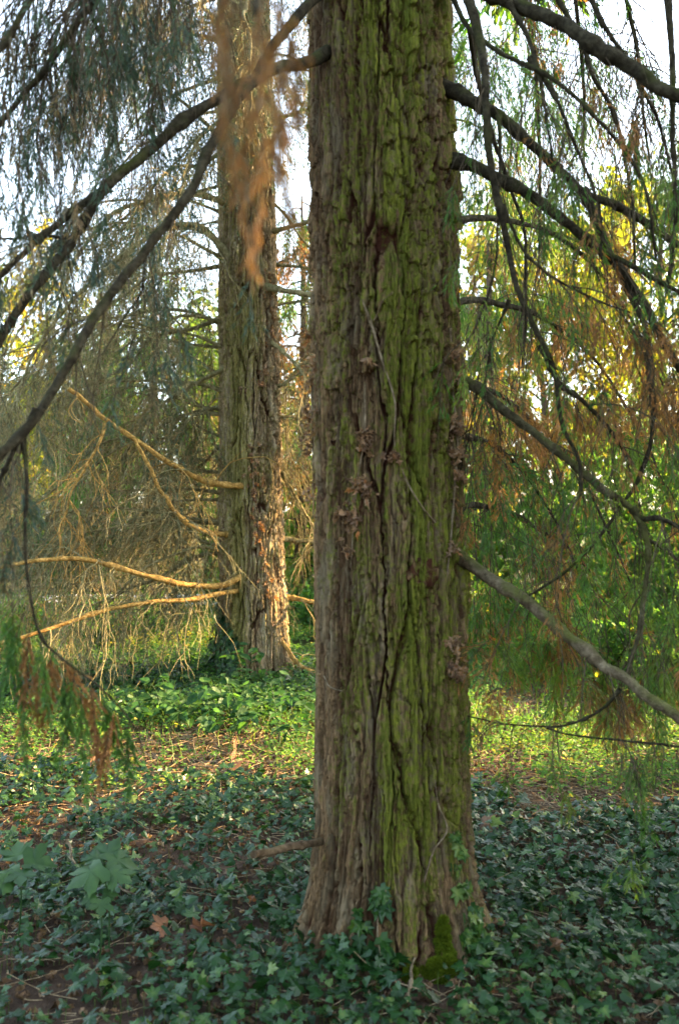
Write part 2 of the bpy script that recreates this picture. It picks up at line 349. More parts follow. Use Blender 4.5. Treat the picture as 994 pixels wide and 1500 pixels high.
# ------------------------------------------------------------------ trunks
def trunk(parent, mat, prof, cx, cy, base_z, nu, zs, circ_cells, depth, lobes, moss_f, seed, flare=.0):
    """furrowed trunk: prof = (z, radius) pairs, real relief"""
    th = np.arange(nu) / nu * 2 * np.pi; TH, Z = np.meshgrid(th, zs, indexing='xy')
    pz, pr = zip(*prof); r0 = np.interp(Z, pz, pr)
    u = TH / (2 * np.pi)
    rr = r0.mean()
    w = (fbm(np.cos(TH) * 1.3 + 7, Z * .9 + np.sin(TH) * 1.3 + 11, seed, 3) - .45)
    w2 = (fbm(np.cos(TH) * 5 + 3, Z * 4.5 + np.sin(TH) * 5, seed + 3, 2) - .37)
    N = circ_cells
    J1 = vnoise(u * N * 5, Z * 34, seed + 91, N * 5) - .5; J2 = vnoise(u * N * 11, Z * 80, seed + 92, N * 11) - .5
    uu = u * N + w * 1.1 + w2 * .7 + .15 * J1 + .10 * J2; ZZ = Z + .05 * J1 + .012 * J2
    eA, idA, oxA, oyA = worley(uu, ZZ * 1.25, N, seed)
    wid = .05 + .22 * fbm(np.cos(TH) * 4 + 8, Z * 2.2 + np.sin(TH) * 4, seed + 12, 2)
    sA = sstep(.3, .62, fbm(np.cos(TH) * 5 + 30, Z * 2.6 + np.sin(TH) * 5, seed + 14, 3) + .12)
    hA = 1 - (1 - sstep(0., 1., eA / wid)) * (.3 + .7 * sA)
    eB, idB, oxB, oyB = worley(uu * 2.5 + w2 * .8, ZZ * 1.8, int(N * 2.5), seed + 20)
    hB = sstep(.0, .11, eB)
    eC, idC, oxC, oyC = worley(uu * 1.5 + 1.5 * w2, ZZ * 10 + .5 * idA, int(N * 1.5), seed + 40)
    hC = sstep(0, .1, eC)
    eD, idD, oxD, oyD = worley(uu * 5, ZZ * 4.2, N * 5, seed + 45)
    hD = sstep(0, .15, eD)
    nn = int(round(2 * np.pi * rr * 130))
    fib = vnoise(u * nn + w * 8 + w2 * 5, Z * 5, seed + 50, nn) - .5
    fib2 = vnoise(u * 2 * nn + w * 16, Z * 30, seed + 51, 2 * nn) - .5
    flk = sstep(.46, .70, vnoise(np.cos(TH) * 2.6 + 5 + Z * .3, Z * 1.9 + np.sin(TH) * 2.6, seed + 60) * (.8 + .35 * (Z > 1.7)))   # zones where plates flake
    big = fbm(np.cos(TH) * 1.6 + 20, Z * 1.4 + np.sin(TH) * 1.6 + 9, seed + 70, 3) - .45
    lump = fbm(np.cos(TH) * 6 + 20, Z * 6 + np.sin(TH) * 6 + 9, seed + 72, 3) - .45
    on = .25 + .75 * hA
    hgt = depth * (.85 * hA + .30 * (idA - .5) + on * (.46 * (idB - .5) + .55 * (np.mod(idB * 7.3, 1) - .5) * oxB + .26 * hB + flk * (.42 * (idC - .5) - .4 * oyC + .15 * hC) + .24 * (idD - .5) - .1 * oyD + .14 * hD) + .40 * fib + .2 * fib2 + .15 * lump - 1.1) + .05 * rr * big
    plate = .5 * (idB - .5) + .38 * (idD - .5) + .5 * flk * (idC - .5)
    zr = Z - base_z
    lob = 0
    for (ang, amp, wid, zl) in lobes:
        dth = np.angle(np.exp(1j * (TH - ang)))
        lob = lob + amp * np.exp(-(dth / wid) ** 2) * np.exp(-np.maximum(zr, 0) / zl)
    R = r0 + lob + hgt
    ax = np.interp(Z, [c[0] for c in cx], [c[1] for c in cx]); ay = np.interp(Z, [c[0] for c in cy], [c[1] for c in cy])
    v = np.stack([ax + R * np.cos(TH), ay + R * np.sin(TH), Z], -1)
    nz = len(zs); idx = np.arange(nz * nu).reshape(nz, nu); i0, i1 = idx[:-1], idx[1:]
    q = np.stack([i0, np.roll(i0, -1, 1), np.roll(i1, -1, 1), i1], -1)
    fur = np.clip(hA * (.55 + .45 * hB) * (.85 + .15 * hD) + .35 * fib + .2 * (idD - .5), 0, 1)
    moss = moss_f(TH, zr, hA, hB, seed) + .34 * plate + .2 * fib
    m = MB(); m.add(v, q=q)
    o = m.build('trunk', mat, parent, True, {'fur': fur, 'moss': moss, 'flake': np.clip(.5 + 1.1 * plate + .5 * fib2, 0, 1)})
    def surf(theta, z, out=0.0):
        """point on the bark"""
        k = np.abs(zs - z).argmin(); j = int(round((theta % (2 * np.pi)) / (2 * np.pi) * nu)) % nu
        p = v[k, j]; n = np.array([math.cos(theta), math.sin(theta), 0]); return p + n * out, n
    return o, surf

T1X, T1Y = .20, 3.87
tree1 = empty('mossy_conifer', (T1X, T1Y, 0), 'big mossy furrowed conifer standing in the ivy, nearest to the viewer', 'conifer')
def moss1(TH, z, hA, hB, s):
    # facing the viewer is TH = -pi/2; the moss sits on the front and right
    f = np.exp(-(np.angle(np.exp(1j * (TH + 1.15))) / 1.25) ** 2)
    n = fbm(np.cos(TH) * 3 + 2, z * 1.2 + np.sin(TH) * 3, s + 90, 4)
    hi = .08 * sstep(.3, .8, z) - .22 * sstep(.5, .1, z)
    n2 = fbm(np.cos(TH) * 9 + 2, z * 3. + np.sin(TH) * 9, s + 95, 3)
    return -.11 + .42 * f * (.35 + 1.0 * n) + .35 * (n - .45) + .55 * (n2 - .45) + .26 * (hA - .6) + .12 * hB + hi
zs1 = np.concatenate([np.linspace(-.15, 3.95, 1050), np.linspace(4.02, 11, 70)])
prof1 = [(-.15, .42), (-.03, .385), (.05, .355), (.15, .33), (.28, .305), (.5, .288), (1., .282), (2.3, .275), (3.7, .268), (11, .19)]
trunk1, surf1 = trunk(tree1, BARK1, prof1, [(0, .205), (1.6, .192), (3.7, .158), (11, .1)], [(0, 3.87), (11, 3.95)], 0, 760, zs1, 26, .035,
    [(3.45, .13, .22, .10), (2.6, .03, .3, .15), (4.1, .03, .22, .14), (4.75, .03, .25, .12), (5.4, .04, .22, .16), (6.05, .03, .3, .12), (.5, .05, .3, .15), (1.6, .1, .35, .2)], moss1, 11)
T2X, T2Y = -.83, 9.4
tree2 = empty('lit_conifer', (T2X, T2Y, .2), 'conifer behind with bare twiggy lower branches and a sunlit right edge', 'conifer')
def moss2(TH, z, hA, hB, s):
    f = np.exp(-(np.angle(np.exp(1j * (TH + 1.9))) / 1.0) ** 2); n = fbm(np.cos(TH) * 3, z * 1.2 + np.sin(TH) * 3, s + 90, 4)
    return .07 + .38 * f * (.5 + n) + .25 * (n - .45) + .15 * hA
zs2 = np.concatenate([np.linspace(-.05, 5.4, 640), np.linspace(5.5, 13, 60)])
trunk2, surf2 = trunk(tree2, BARK2, [(-.05, .43), (.2, .375), (.35, .335), (.6, .31), (1.2, .293), (2., .282), (3.7, .266), (5.5, .25), (13, .14)],
    [(0, -.83), (.8, -.815), (3.7, -.865), (13, -1.)], [(0, 9.4), (13, 9.4)], .2, 400, zs2, 28, .040,
    [(3.3, .14, .35, .2), (5.9, .16, .3, .22), (4.5, .05, .3, .2)], moss2, 31)

# ------------------------------------------------------------------ limbs
def limb(parent, path, r0, r1, mat, sides=10, name='branch', n=40, seed=0, knots=True):
    p = smooth_path(path, n); r = np.random.default_rng(seed + 1000)
    rad = r0 + (r1 - r0) * np.linspace(0, 1, n) ** .9
    rad = rad * (1 + .06 * np.convolve(r.normal(0, 1, n), [.25, .5, .25], 'same'))
    if knots:
        for k in r.integers(4, n - 2, max(2, n // 9)): rad[k] *= 1.3; rad[k - 1] *= 1.1
    rad *= 1 + .75 * np.exp(-np.arange(n) * 40 / n / 2.2)
    p = p + np.stack([np.convolve(r.normal(0, 1, n), np.ones(5) / 5, 'same') for _ in range(3)], -1) * r0 * .36 * (np.arange(n) > 1)[:, None]
    v, q = tubes(p[None], rad[None], sides, .05, seed)
    m = MB(); m.add(v, q=q)
    tipc = len(v) - sides
    m.add(np.concatenate([v[tipc:], p[-1:]]), t=[(i, (i + 1) % sides, sides) for i in range(sides)])
    return m.build(name, mat, parent, True), p
def twiggy(p, n2, L2, n3, L3, r, out=.9, droop=1.6, t0=.25, down=.0, K=8, wob=.14):
    """secondary and tertiary twigs along limb p"""
    _, s, t, tt = sample(p[None], n2, t0, 1, r)
    d = spread(t, out + r.normal(0, .25, n2), r); d[:, 2] -= down
    a = grow(s, d, L2 * (.35 + r.random(n2)) * (1.15 - .5 * tt), K, droop, wob, r)
    if not n3: return a, None
    _, s, t, tt = sample(a, n3, .15, 1, r); d = spread(t, .6 + r.normal(0, .2, n3), r); d[:, 2] -= down
    b = grow(s, d, L3 * (.35 + r.random(n3)), 6, droop * .8, wob, r)
    return a, b
def taper(M, K, r0, r1): return np.linspace(r0, r1, K)[None] * np.ones((M, 1))

# ---- limbs of the near tree, traced as curves in space
def PP(*a): return np.array([P(x, y, d) for x, y, d in a])
S1 = 0.0
right_limbs = [
 # path, r0, r1, mat
 (PP((590, -60, 3.75), (680, -20, 3.6), (760, 8, 3.5), (816, 33, 3.42), (866, 63, 3.35), (921, 96, 3.3), (957, 121, 3.25), (1010, 145, 3.2), (1120, 190, 3.1), (1240, 265, 3.)), .027, .020, LIMB),
 (PP((630, 120, 3.85), (665, 133, 3.8), (695, 151, 3.75), (725, 166, 3.72), (776, 211, 3.7), (816, 246, 3.7), (856, 282, 3.7), (896, 299, 3.7), (947, 327, 3.72), (1000, 365, 3.75), (1100, 430, 3.8)), .024, .009, LIMB),
 (PP((640, 232, 3.85), (665, 236, 3.8), (720, 256, 3.72), (766, 282, 3.66), (806, 307, 3.62), (846, 337, 3.6), (876, 367, 3.6), (911, 397, 3.6), (937, 437, 3.6), (962, 483, 3.58), (1000, 550, 3.55), (1060, 680, 3.5)), .023, .011, LIMB),
 (PP((640, 540, 3.85), (668, 550, 3.8), (695, 565, 3.72), (730, 593, 3.65), (776, 631, 3.6), (816, 661, 3.56), (856, 696, 3.53), (896, 726, 3.5), (921, 741, 3.5), (942, 772, 3.48), (949, 802, 3.47), (947, 852, 3.47), (937, 917, 3.46), (919, 988, 3.45)), .020, .007, LIMBM),
 (PP((645, 800, 3.85), (675, 817, 3.78), (710, 842, 3.7), (756, 872, 3.6), (796, 902, 3.54), (846, 943, 3.45), (896, 983, 3.38), (932, 1007, 3.33), (994, 1053, 3.25), (1080, 1110, 3.15)), .024, .016, LIMBP),
]
forks_r = [
 (PP((852, 280, 3.7), (872, 322, 3.66), (890, 365, 3.63), (915, 420, 3.6), (942, 478, 3.58), (954, 560, 3.56), (955, 625, 3.55), (935, 700, 3.54), (905, 745, 3.54), (870, 795, 3.55), (821, 842, 3.56), (760, 880, 3.6)), .014, .004),
 (PP((880, 370, 3.6), (911, 382, 3.55), (947, 402, 3.5), (1000, 434, 3.45), (1080, 500, 3.4)), .010, .006),
 (PP((925, 745, 3.5), (940, 759, 3.48), (965, 760, 3.44), (1000, 777, 3.4), (1060, 830, 3.35)), .011, .006),
 (PP((946, 790, 3.48), (965, 800, 3.5), (985, 815, 3.5), (1020, 850, 3.5)), .007, .004),
 (PP((655, -20, 3.8), (685, 40, 3.6), (720, 70, 3.5), (761, 93, 3.45), (796, 108, 3.4), (841, 141, 3.35), (876, 176, 3.35), (911, 216, 3.35), (937, 262, 3.35), (950, 300, 3.35), (960, 380, 3.35)), .010, .005),
 (PP((675, -30, 3.5), (700, 50, 3.45), (710, 126, 3.4), (715, 201, 3.4), (725, 277, 3.4), (740, 342, 3.4), (756, 417, 3.4), (776, 468, 3.4), (791, 500, 3.4), (811, 540, 3.4), (818, 580, 3.4), (826, 631, 3.4), (846, 670, 3.4), (850, 720, 3.4)), .016, .006),
 (PP((730, 170, 3.7), (732, 230, 3.6), (730, 300, 3.58), (722, 400, 3.56), (700, 470, 3.55), (680, 510, 3.55)), .007, .003),
 (PP((745, 5, 3.5), (776, 65, 3.45), (796, 151, 3.4), (806, 221, 3.4), (815, 280, 3.4)), .009, .004),
 (PP((775, 85, 3.45), (816, 151, 3.4), (841, 211, 3.4), (876, 302, 3.4), (880, 380, 3.4)), .008, .004),
 (PP((975, -20, 3.3), (984, 100, 3.3), (984, 200, 3.3), (988, 320, 3.3), (975, 430, 3.3)), .012, .006),
 (PP((736, 300, 3.4), (765, 365, 3.4), (796, 397, 3.4), (846, 427, 3.4), (921, 458, 3.4)), .006, .003),
 (PP((791, 505, 3.4), (816, 560, 3.42), (856, 590, 3.45), (896, 636, 3.5), (926, 681, 3.52)), .009, .007),
 (PP((907, 1010, 3.36), (886, 1035, 3.4), (826, 1063, 3.45), (776, 1063, 3.5), (725, 1058, 3.55), (683, 1048, 3.6)), .006, .002),
 (PP((800, 1066, 3.48), (826, 1075, 3.45), (896, 1083, 3.4), (1010, 1095, 3.35)), .003, .005),
 (PP((690, 40, 3.9), (700, 120, 4.), (740, 260, 4.1), (765, 330, 4.1), (770, 460, 4.1), (765, 540, 4.1)), .012, .004),
 (PP((800, -30, 3.6), (850, 60, 3.6), (868, 110, 3.6), (900, 170, 3.6), (925, 300, 3.6), (930, 400, 3.6)), .010, .004),
 (PP((850, -30, 3.4), (895, 55, 3.4), (920, 95, 3.4), (960, 170, 3.4), (985, 260, 3.4)), .010, .005),
 (PP((700, 565, 3.72), (690, 620, 3.75), (672, 700, 3.8)), .004, .002),
 (PP((745, 440, 4.), (720, 500, 4.), (712, 545, 4.), (705, 600, 4.)), .006, .002),
]
left_limbs = [
 (PP((500, 70, 3.85), (455, 88, 3.7), (400, 105, 3.5), (315, 147, 3.3), (215, 225, 3.15), (150, 280, 3.05), (100, 360, 3.0), (50, 425, 2.95), (0, 500, 2.9), (-70, 610, 2.85)), .022, .012, LIMB),
 (PP((500, -40, 3.85), (440, 18, 3.6), (400, 70, 3.4), (350, 150, 3.2), (305, 225, 3.05), (280, 280, 2.98), (215, 365, 2.9), (150, 450, 2.82), (90, 555, 2.75), (40, 630, 2.7), (-10, 672, 2.65), (-90, 740, 2.6)), .019, .012, LIMB),
]
forks_l = [
 (PP((160, 272, 3.06), (110, 305, 3.05), (60, 350, 3.0), (0, 402, 2.95), (-60, 450, 2.9)), .013, .008),
 (PP((110, 350, 3.0), (60, 345, 3.), (20, 350, 3.), (-40, 350, 3.)), .006, .003),
 (PP((55, 600, 2.72), (20, 660, 2.7), (-10, 730, 2.7)), .009, .005),
 (PP((34, 636, 2.7), (40, 700, 2.68), (37, 780, 2.66), (42, 860, 2.65), (60, 930, 2.64), (100, 970, 2.62), (150, 1010, 2.6), (195, 1060, 2.58), (215, 1120, 2.56)), .006, .002),
 (PP((215, 370, 2.9), (205, 430, 2.88), (180, 470, 2.87), (150, 520, 2.86)), .004, .002),
]
# high limbs above the frame, whose hanging ends come into view at the top corners
high = [
 PP((480, -230, 3.8), (330, -170, 3.4), (190, -60, 3.2), (110, 40, 3.1), (60, 110, 3.05), (0, 185, 3.0), (-80, 280, 2.95)),
 PP((470, -330, 3.8), (260, -220, 3.6), (150, -40, 3.5), (135, 10, 3.5), (152, 60, 3.5), (150, 100, 3.5)),
 PP((480, -280, 3.7), (250, -200, 3.2), (80, -60, 2.9), (10, 60, 2.8), (-50, 150, 2.7)),
 PP((500, -300, 4.), (350, -260, 4.4), (230, -120, 4.8), (170, 40, 5.), (140, 200, 5.1)),
 PP((640, -330, 4.), (800, -250, 4.4), (880, -120, 4.8), (930, 60, 5.), (950, 230, 5.1)),
 PP((640, -300, 4.1), (760, -240, 4.7), (820, -100, 5.2), (850, 80, 5.5), (855, 260, 5.6)),
 PP((620, -180, 4.2), (720, -120, 4.9), (770, 10, 5.5), (790, 200, 5.8), (790, 400, 6.)),
]
mid = [   # limbs on the far right side carrying the green and brown sprays
 PP((640, 460, 4.), (700, 440, 4.5), (800, 470, 5.), (880, 540, 5.4), (940, 640, 5.6), (990, 760, 5.7)),
 PP((640, 560, 4.), (690, 560, 4.6), (760, 600, 5.2), (840, 680, 5.6), (900, 800, 5.8), (940, 900, 5.9)),
 PP((640, 330, 4.), (720, 320, 4.6), (820, 350, 5.2), (900, 430, 5.6), (960, 540, 5.9), (1010, 660, 6.)),
 PP((645, 640, 4.), (690, 640, 4.4), (740, 665, 4.8), (800, 740, 5.), (850, 840, 5.1)),
 PP((645, 760, 4.), (700, 740, 4.6), (780, 770, 5.2), (870, 840, 5.6), (960, 930, 5.9)),
]
b1 = []
for i, (pa, r0, r1, mt) in enumerate(right_limbs + left_limbs):
    o, p = limb(tree1, pa, r0, r1, mt, 12, n=60, seed=i); b1.append((o, p, i < 5))
fk = []
for i, (pa, r0, r1) in enumerate(forks_r + forks_l):
    o, p = limb(tree1, pa, r0, r1, LIMB, 7, n=44, seed=50 + i); fk.append((o, p, i < len(forks_r)))
hi_l = []
for i, pa in enumerate(high):
    o, p = limb(tree1, pa, .024, .006, LIMB, 8, n=44, seed=90 + i); hi_l.append((o, p))
mid_l = []
for i, pa in enumerate(mid):
    o, p = limb(tree1, pa, .018, .004, LIMB, 8, n=44, seed=120 + i); mid_l.append((o, p))

def dress(o, p, r, n2, L2, n3, L3, nsp, sp_len, tint_f, mat, r2=.0035, twmat=TWIG, droop=2.2, down=.3, t0=.2, tw_per=14, nd=9, nd_len=.026, nd_w=.0036, tw_len=.10, out=1.):
    a, b = twiggy(p, n2, L2, n3, L3, r, out, droop, t0, down)
    mt = MB(); v, q = tubes(a, taper(*a.shape[:2], r2, r2 * .4), 4); mt.add(v, q=q)
    if b is not None: v, q = tubes(b, taper(*b.shape[:2], r2 * .55, r2 * .2), 3); mt.add(v, q=q)
    mf = MB()
    if nsp:
        src = np.concatenate([a[:, :6], b]) if b is not None else a
        _, s, t, _ = sample(src, nsp, .3, 1, r)
        d = unit(spread(t, .35 + .2 * r.random(nsp), r) + np.array([0, 0, -.55]))
        ax = grow(s, d, sp_len * (.5 + .9 * r.random(nsp)), 8, 1.3, .08, r)
        spray(mf, mt, ax, tint_f(ax[:, 0], r), r, tw_per, tw_len, nd, nd_len, nd_w, .0014, .6, .7)
    mt.build('twigs', twmat, o); 
    if nsp: mf.build('foliage', mat, o)
def tint_right(s, r):
    # brown and green sprays hang side by side
    n = vnoise(s[:, 0] * 3.1 + 9, s[:, 2] * 3.1 + 4, 77) + .35 * (r.random(len(s)) - .5)
    return np.where(n > .52, .72 + .22 * r.random(len(s)), .12 + .45 * r.random(len(s)))
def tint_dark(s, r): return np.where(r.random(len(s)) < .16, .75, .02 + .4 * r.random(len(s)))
R = np.random.default_rng(101)
for i, (o, p, right) in enumerate(b1):
    if right: dress(o, p, R, 16 if i != 4 else 9, .5 if i != 4 else .22, 50 if i != 4 else 16, .3 if i != 4 else .14, 14 if i != 4 else 2, .2, tint_right, NEEDLE, .003, t0=.35)
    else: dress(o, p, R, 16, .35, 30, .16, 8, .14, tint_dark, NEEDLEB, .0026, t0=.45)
for i, (o, p, right) in enumerate(fk):
    if right: dress(o, p, R, 11, .5 if i not in (12, 13) else .16, 34, .28 if i not in (12, 13) else .12, 9 if i not in (12, 13) else 3, .18 if i not in (12, 13) else .1, tint_right if i not in (4, 5, 7) else tint_dark, NEEDLE, .0026, t0=.2)
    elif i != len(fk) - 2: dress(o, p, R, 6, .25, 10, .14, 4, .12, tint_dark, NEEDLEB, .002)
for i, (o, p) in enumerate(hi_l):
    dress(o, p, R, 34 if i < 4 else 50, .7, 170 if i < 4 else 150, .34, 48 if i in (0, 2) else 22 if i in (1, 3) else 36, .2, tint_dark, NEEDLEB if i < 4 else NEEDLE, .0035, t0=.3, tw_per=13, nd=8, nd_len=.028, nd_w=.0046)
for i, (o, p) in enumerate(mid_l):
    dress(o, p, R, 26, .6, 56, .4, 10, .32, tint_right, NEEDLE, .0028, t0=.2, tw_per=16, nd=12, nd_len=.034, nd_w=.0044, tw_len=.14)
R = np.random.default_rng(9)
for k, (px, py, ln, d, tn, nn_, w_) in enumerate([
    (745, 650, .62, 4.9, .28, 9, 46), (700, 670, .6, 4.8, .28, 9, 20), (705, 560, .5, 5.1, .82, 10, 25), (770, 600, .45, 5., .80, 10, 30), (850, 430, .7, 5.2, .82, 10, 22), (830, 560, .5, 5.2, .84, 9, 30),
    (890, 560, .5, 5., .80, 9, 30), (870, 640, .5, 5., .34, 10, 45), (950, 640, .6, 5., .4, 8, 35), (975, 560, .5, 5., .8, 8, 25), (730, 860, .3, 4.6, .3, 10, 35), (800, 900, .35, 4.6, .76, 10, 40),
    (760, 930, .25, 4.4, .45, 9, 40), (870, 960, .3, 4.2, .5, 8, 50), (930, 950, .22, 3.9, .5, 13, 55), (890, 1000, .18, 3.9, .78, 8, 40), (965, 850, .3, 4.2, .4, 7, 35), (800, 780, .4, 5., .8, 6, 40), (690, 420, .5, 5.2, .3, 8, 25), (705, 40, .8, 6., .12, 12, 30), (745, 150, .8, 6.2, .1, 12, 35), (790, 40, .8, 6., .14, 11, 35), (700, 240, .7, 6., .12, 10, 25), (830, 60, .7, 6.2, .15, 10, 35), (900, 70, .7, 6., .2, 9, 35), (770, 300, .7, 6.2, .15, 9, 35), (770, 420, .5, 5.4, .3, 9, 40), (720, 80, .7, 5., .3, 9, 35), (840, 130, .7, 5.2, .3, 9, 45), (900, 330, .6, 5.2, .8, 8, 30), (780, 250, .7, 5.4, .35, 9, 45), (960, 200, .6, 5., .3, 9, 30), (700, 860, .3, 4.7, .8, 9, 20), (850, 790, .4, 5., .38, 7, 50)]):
    o, p = mid_l[k % 5]; st = np.array([P(px + w_ * R.normal(), py + 12 * R.normal(), d + .15 * R.normal()) for _ in range(nn_)])
    ax = grow(st, np.tile([[.0, 0, -1.]], (nn_, 1)) + R.normal(0, .5, (nn_, 3)) + np.array([.15, 0, 0]), ln * (.5 + .6 * R.random(nn_)), 9, .6, .07, R)
    i_ = np.argmin(np.linalg.norm(p[None] - st.mean(0), axis=2)[0]); tw = smooth_path(np.array([p[i_], (p[i_] + st.mean(0)) / 2 + [0, 0, .1], st.mean(0)]), 8)
    tw = np.concatenate([tw[None], np.stack([smooth_path(np.array([tw[5], (tw[5] + q_) / 2 + [0, 0, .03], q_]), 8) for q_ in st])])
    mt = MB(); mf = MB(); v, q = tubes(tw[:1 + nn_ // 3], np.full((1 + nn_ // 3, 8), .0016), 4); mt.add(v, q=q)
    spray(mf, mt, ax, np.clip(tn + .08 * R.normal(0, 1, nn_), 0, 1), R, 17, .17, 15, .036, .0044, .0018, .5, .7, tip=.42)
    mt.build('twigs', TWIG, o); mf.build('foliage', NEEDLE, o)
# near spray low on the left: green ends with brown tips, hanging from the thin fork
o, p = [(o, p) for o, p, rt in fk if not rt][3]
mt = MB(); mf = MB()
st = np.array([P(x, y, 2.62) for x, y in [(20, 880), (35, 900), (60, 935), (85, 960), (110, 980), (130, 1000), (75, 950), (45, 915), (95, 985), (150, 1015), (15, 985), (120, 1010), (0, 890), (170, 1040), (190, 1055), (55, 960)]])
ax = grow(st, np.tile([[-.05, 0, -1.]], (len(st), 1)) + R.normal(0, .25, (len(st), 3)), .17 + .12 * R.random(len(st)), 8, .5, .06, R)
spray(mf, mt, ax, np.where(R.random(len(st)) < .5, .8 + .1 * R.random(len(st)), .15 + .3 * R.random(len(st))), R, 40, .06, 20, .014, .0034, .0014, .5, .6)
mt.build('twigs', TWIG, o); mf.build('foliage', NEEDLE, o)

# upper crown of the near tree, out of the frame but over it
R = np.random.default_rng(303)
for k in range(16):
    th = k * 2.4 + .3; z = 5.2 + k * .36; L = 3.3 - k * .1
    s = np.array([T1X - .08 + .2 * math.cos(th), 3.9 + .2 * math.sin(th), z]); d = np.array([math.cos(th), math.sin(th), .15])
    pa = s[None] + np.linspace(0, L, 7)[:, None] * d[None]; pa[:, 2] -= .11 * np.linspace(0, L, 7) ** 2
    o, p = limb(tree1, pa, .035, .006, LIMB, 7, n=24, seed=300 + k)
    a, b = twiggy(p, 26, .8, 60, .5, R, 1., 1.8, .25, .2)
    mt = MB(); v, q = tubes(a, taper(*a.shape[:2], .006, .002), 3); mt.add(v, q=q); mf = MB()
    spray(mf, None, np.concatenate([a[:, :6], b]), tint_dark(np.concatenate([a, a, b[:, :1].repeat(8, 1)])[:len(a) + len(b), 0], R), R, 10, .2, 6, .09, .035)
    mt.build('twigs', TWIG, o); mf.build('foliage', NEEDLE, o)

R = np.random.default_rng(71)
for k, (px, py, d, n_, w_) in enumerate([(20, 20, 3.4, 12, 30), (60, 90, 3.5, 12, 30), (25, 170, 3.4, 10, 25), (100, 30, 4., 10, 30)]):
    o = hi_l[(2, 0, 2, 0, 3, 3)[k]][0]; p = hi_l[(2, 0, 2, 0, 3, 3)[k]][1]; st = np.array([P(px + w_ * R.normal(), py + 25 * R.normal() - 20, d + .1 * R.normal()) for _ in range(n_)])
    ax = grow(st, np.tile([[.05, 0, -1.]], (n_, 1)) + R.normal(0, .2, (n_, 3)), .3 + .3 * R.random(n_), 9, .5, .06, R)
    mt = MB(); mf = MB(); i_ = [np.argmin(np.linalg.norm(p - q_, axis=1)) for q_ in st]
    tw = np.stack([smooth_path(np.array([p[j_], (p[j_] + q_) / 2 + [0, 0, .06], q_]), 8) for j_, q_ in zip(i_, st)]); v, q = tubes(tw, np.full(tw.shape[:2], .002), 4); mt.add(v, q=q)
    spray(mf, mt, ax, tint_dark(ax[:, 0], R), R, 18, .08, 10, .02, .0038, .0016, .45, .7)
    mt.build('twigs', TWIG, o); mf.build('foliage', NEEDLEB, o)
# the dead brown spray hanging close to the viewer from a limb that leans forward
sp_limb, p = limb(tree1, np.array([P(520, -60, 3.7), P(470, -150, 3.2), P(420, -130, 2.6), P(395, -110, 1.8), P(382, -70, 1.4), P(376, 20, 1.22)]), .016, .004, LIMB, 8, n=30, seed=400)
mt = MB(); mf = MB(); R = np.random.default_rng(17)
ctl = [[(385, -30), (380, 120), (383, 260), (378, 330), (370, 430)], [(350, -60), (338, 60), (335, 150), (345, 230), (352, 330)], [(415, -40), (410, 60), (412, 150), (408, 230), (402, 290)],
       [(325, -60), (322, 40), (328, 130), (326, 190), (335, 240)], [(395, 120), (405, 190), (415, 260), (425, 310), (432, 330)], [(370, 60), (365, 150), (362, 250), (362, 300), (368, 380)], [(400, 0), (425, 70), (430, 120), (434, 160), (436, 190)]]
axs = np.stack([smooth_path(np.array([P(x, y, 1.2 + .03 * j + R.normal(0, .015)) for x, y in c]), 10) for j, c in enumerate(ctl)])
spray(mf, mt, axs, R.random(len(axs)), R, 40, .05, 22, .012, .002, .0016, .5, .9)
mt.build('twigs', VINEM, sp_limb); mf.build('foliage', DEADN, sp_limb)

# broken stub low on the left of the near trunk
stub, _ = limb(tree1, np.array([P(500, 1222, 3.85), P(468, 1233, 3.72), P(430, 1240, 3.62), P(395, 1248, 3.5), P(370, 1252, 3.42)]), .013, .0145, WOODM, 10, 'broken_stub', 24, 410)
# small knots on the bark
def knot(th, z, s, seed, surf, parent, mat):
    c, n = surf(th, z, -.01); r = np.random.default_rng(seed); m = MB()
    t = np.array([-n[1], n[0], 0]); up = np.array([0, 0, 1.])
    rings = [(1.5, -.2), (1.25, .15), (.95, .36), (.72, .42), (.5, .2), (.3, -.05), (.02, -.15)]; ns = 18; vs = []
    for k, (rr, hh) in enumerate(rings):
        for j in range(ns):
            a = j / ns * 2 * math.pi; w = 1 + .2 * r.normal()
            vs.append(c + s * (rr * w * (math.cos(a) * t + .85 * math.sin(a) * up) + n * hh * (.55 + .1 * r.normal())))
    q = [(k * ns + j, k * ns + (j + 1) % ns, (k + 1) * ns + (j + 1) % ns, (k + 1) * ns + j) for k in range(len(rings) - 1) for j in range(ns)]
    m.add(vs, q=q); m.build('knot', mat, parent, True, {'fur': np.clip(.35 + .3 * r.normal(size=len(vs)), 0, 1), 'moss': np.full(len(vs), .3), 'flake': r.random(len(vs))})
def bark_at(px, py):
    d = 3.6
    for _ in range(12):
        p = P(px, py, d); rad = np.interp(p[2], *zip(*prof1)); cx = np.interp(p[2], [0, 1.6, 3.7], [.205, .192, .158])
        d = d + .8 * (3.87 - math.sqrt(max(rad ** 2 - (p[0] - cx) ** 2, 1e-6)) - p[1])
    p = P(px, py, d); return -math.pi / 2 + math.asin(np.clip((p[0] - cx) / rad, -1, 1)), p[2]
for k, (px, py, s) in enumerate([(617, 842, .045), (545, 712, .04), (485, 636, .035), (594, 1045, .016), (598, 1310, .02), (655, 660, .02), (520, 745, .03)]):
    knot(*bark_at(px, py), s, k, surf1, tree1, BARK1)
for k, (th, z, s) in enumerate([(-1.9, 1.25, .04), (-1.2, 1.75, .035), (-1.7, 2.9, .03), (-1.3, 3.3, .03)]): knot(th, z, s, 20 + k, surf2, tree2, BARK2)

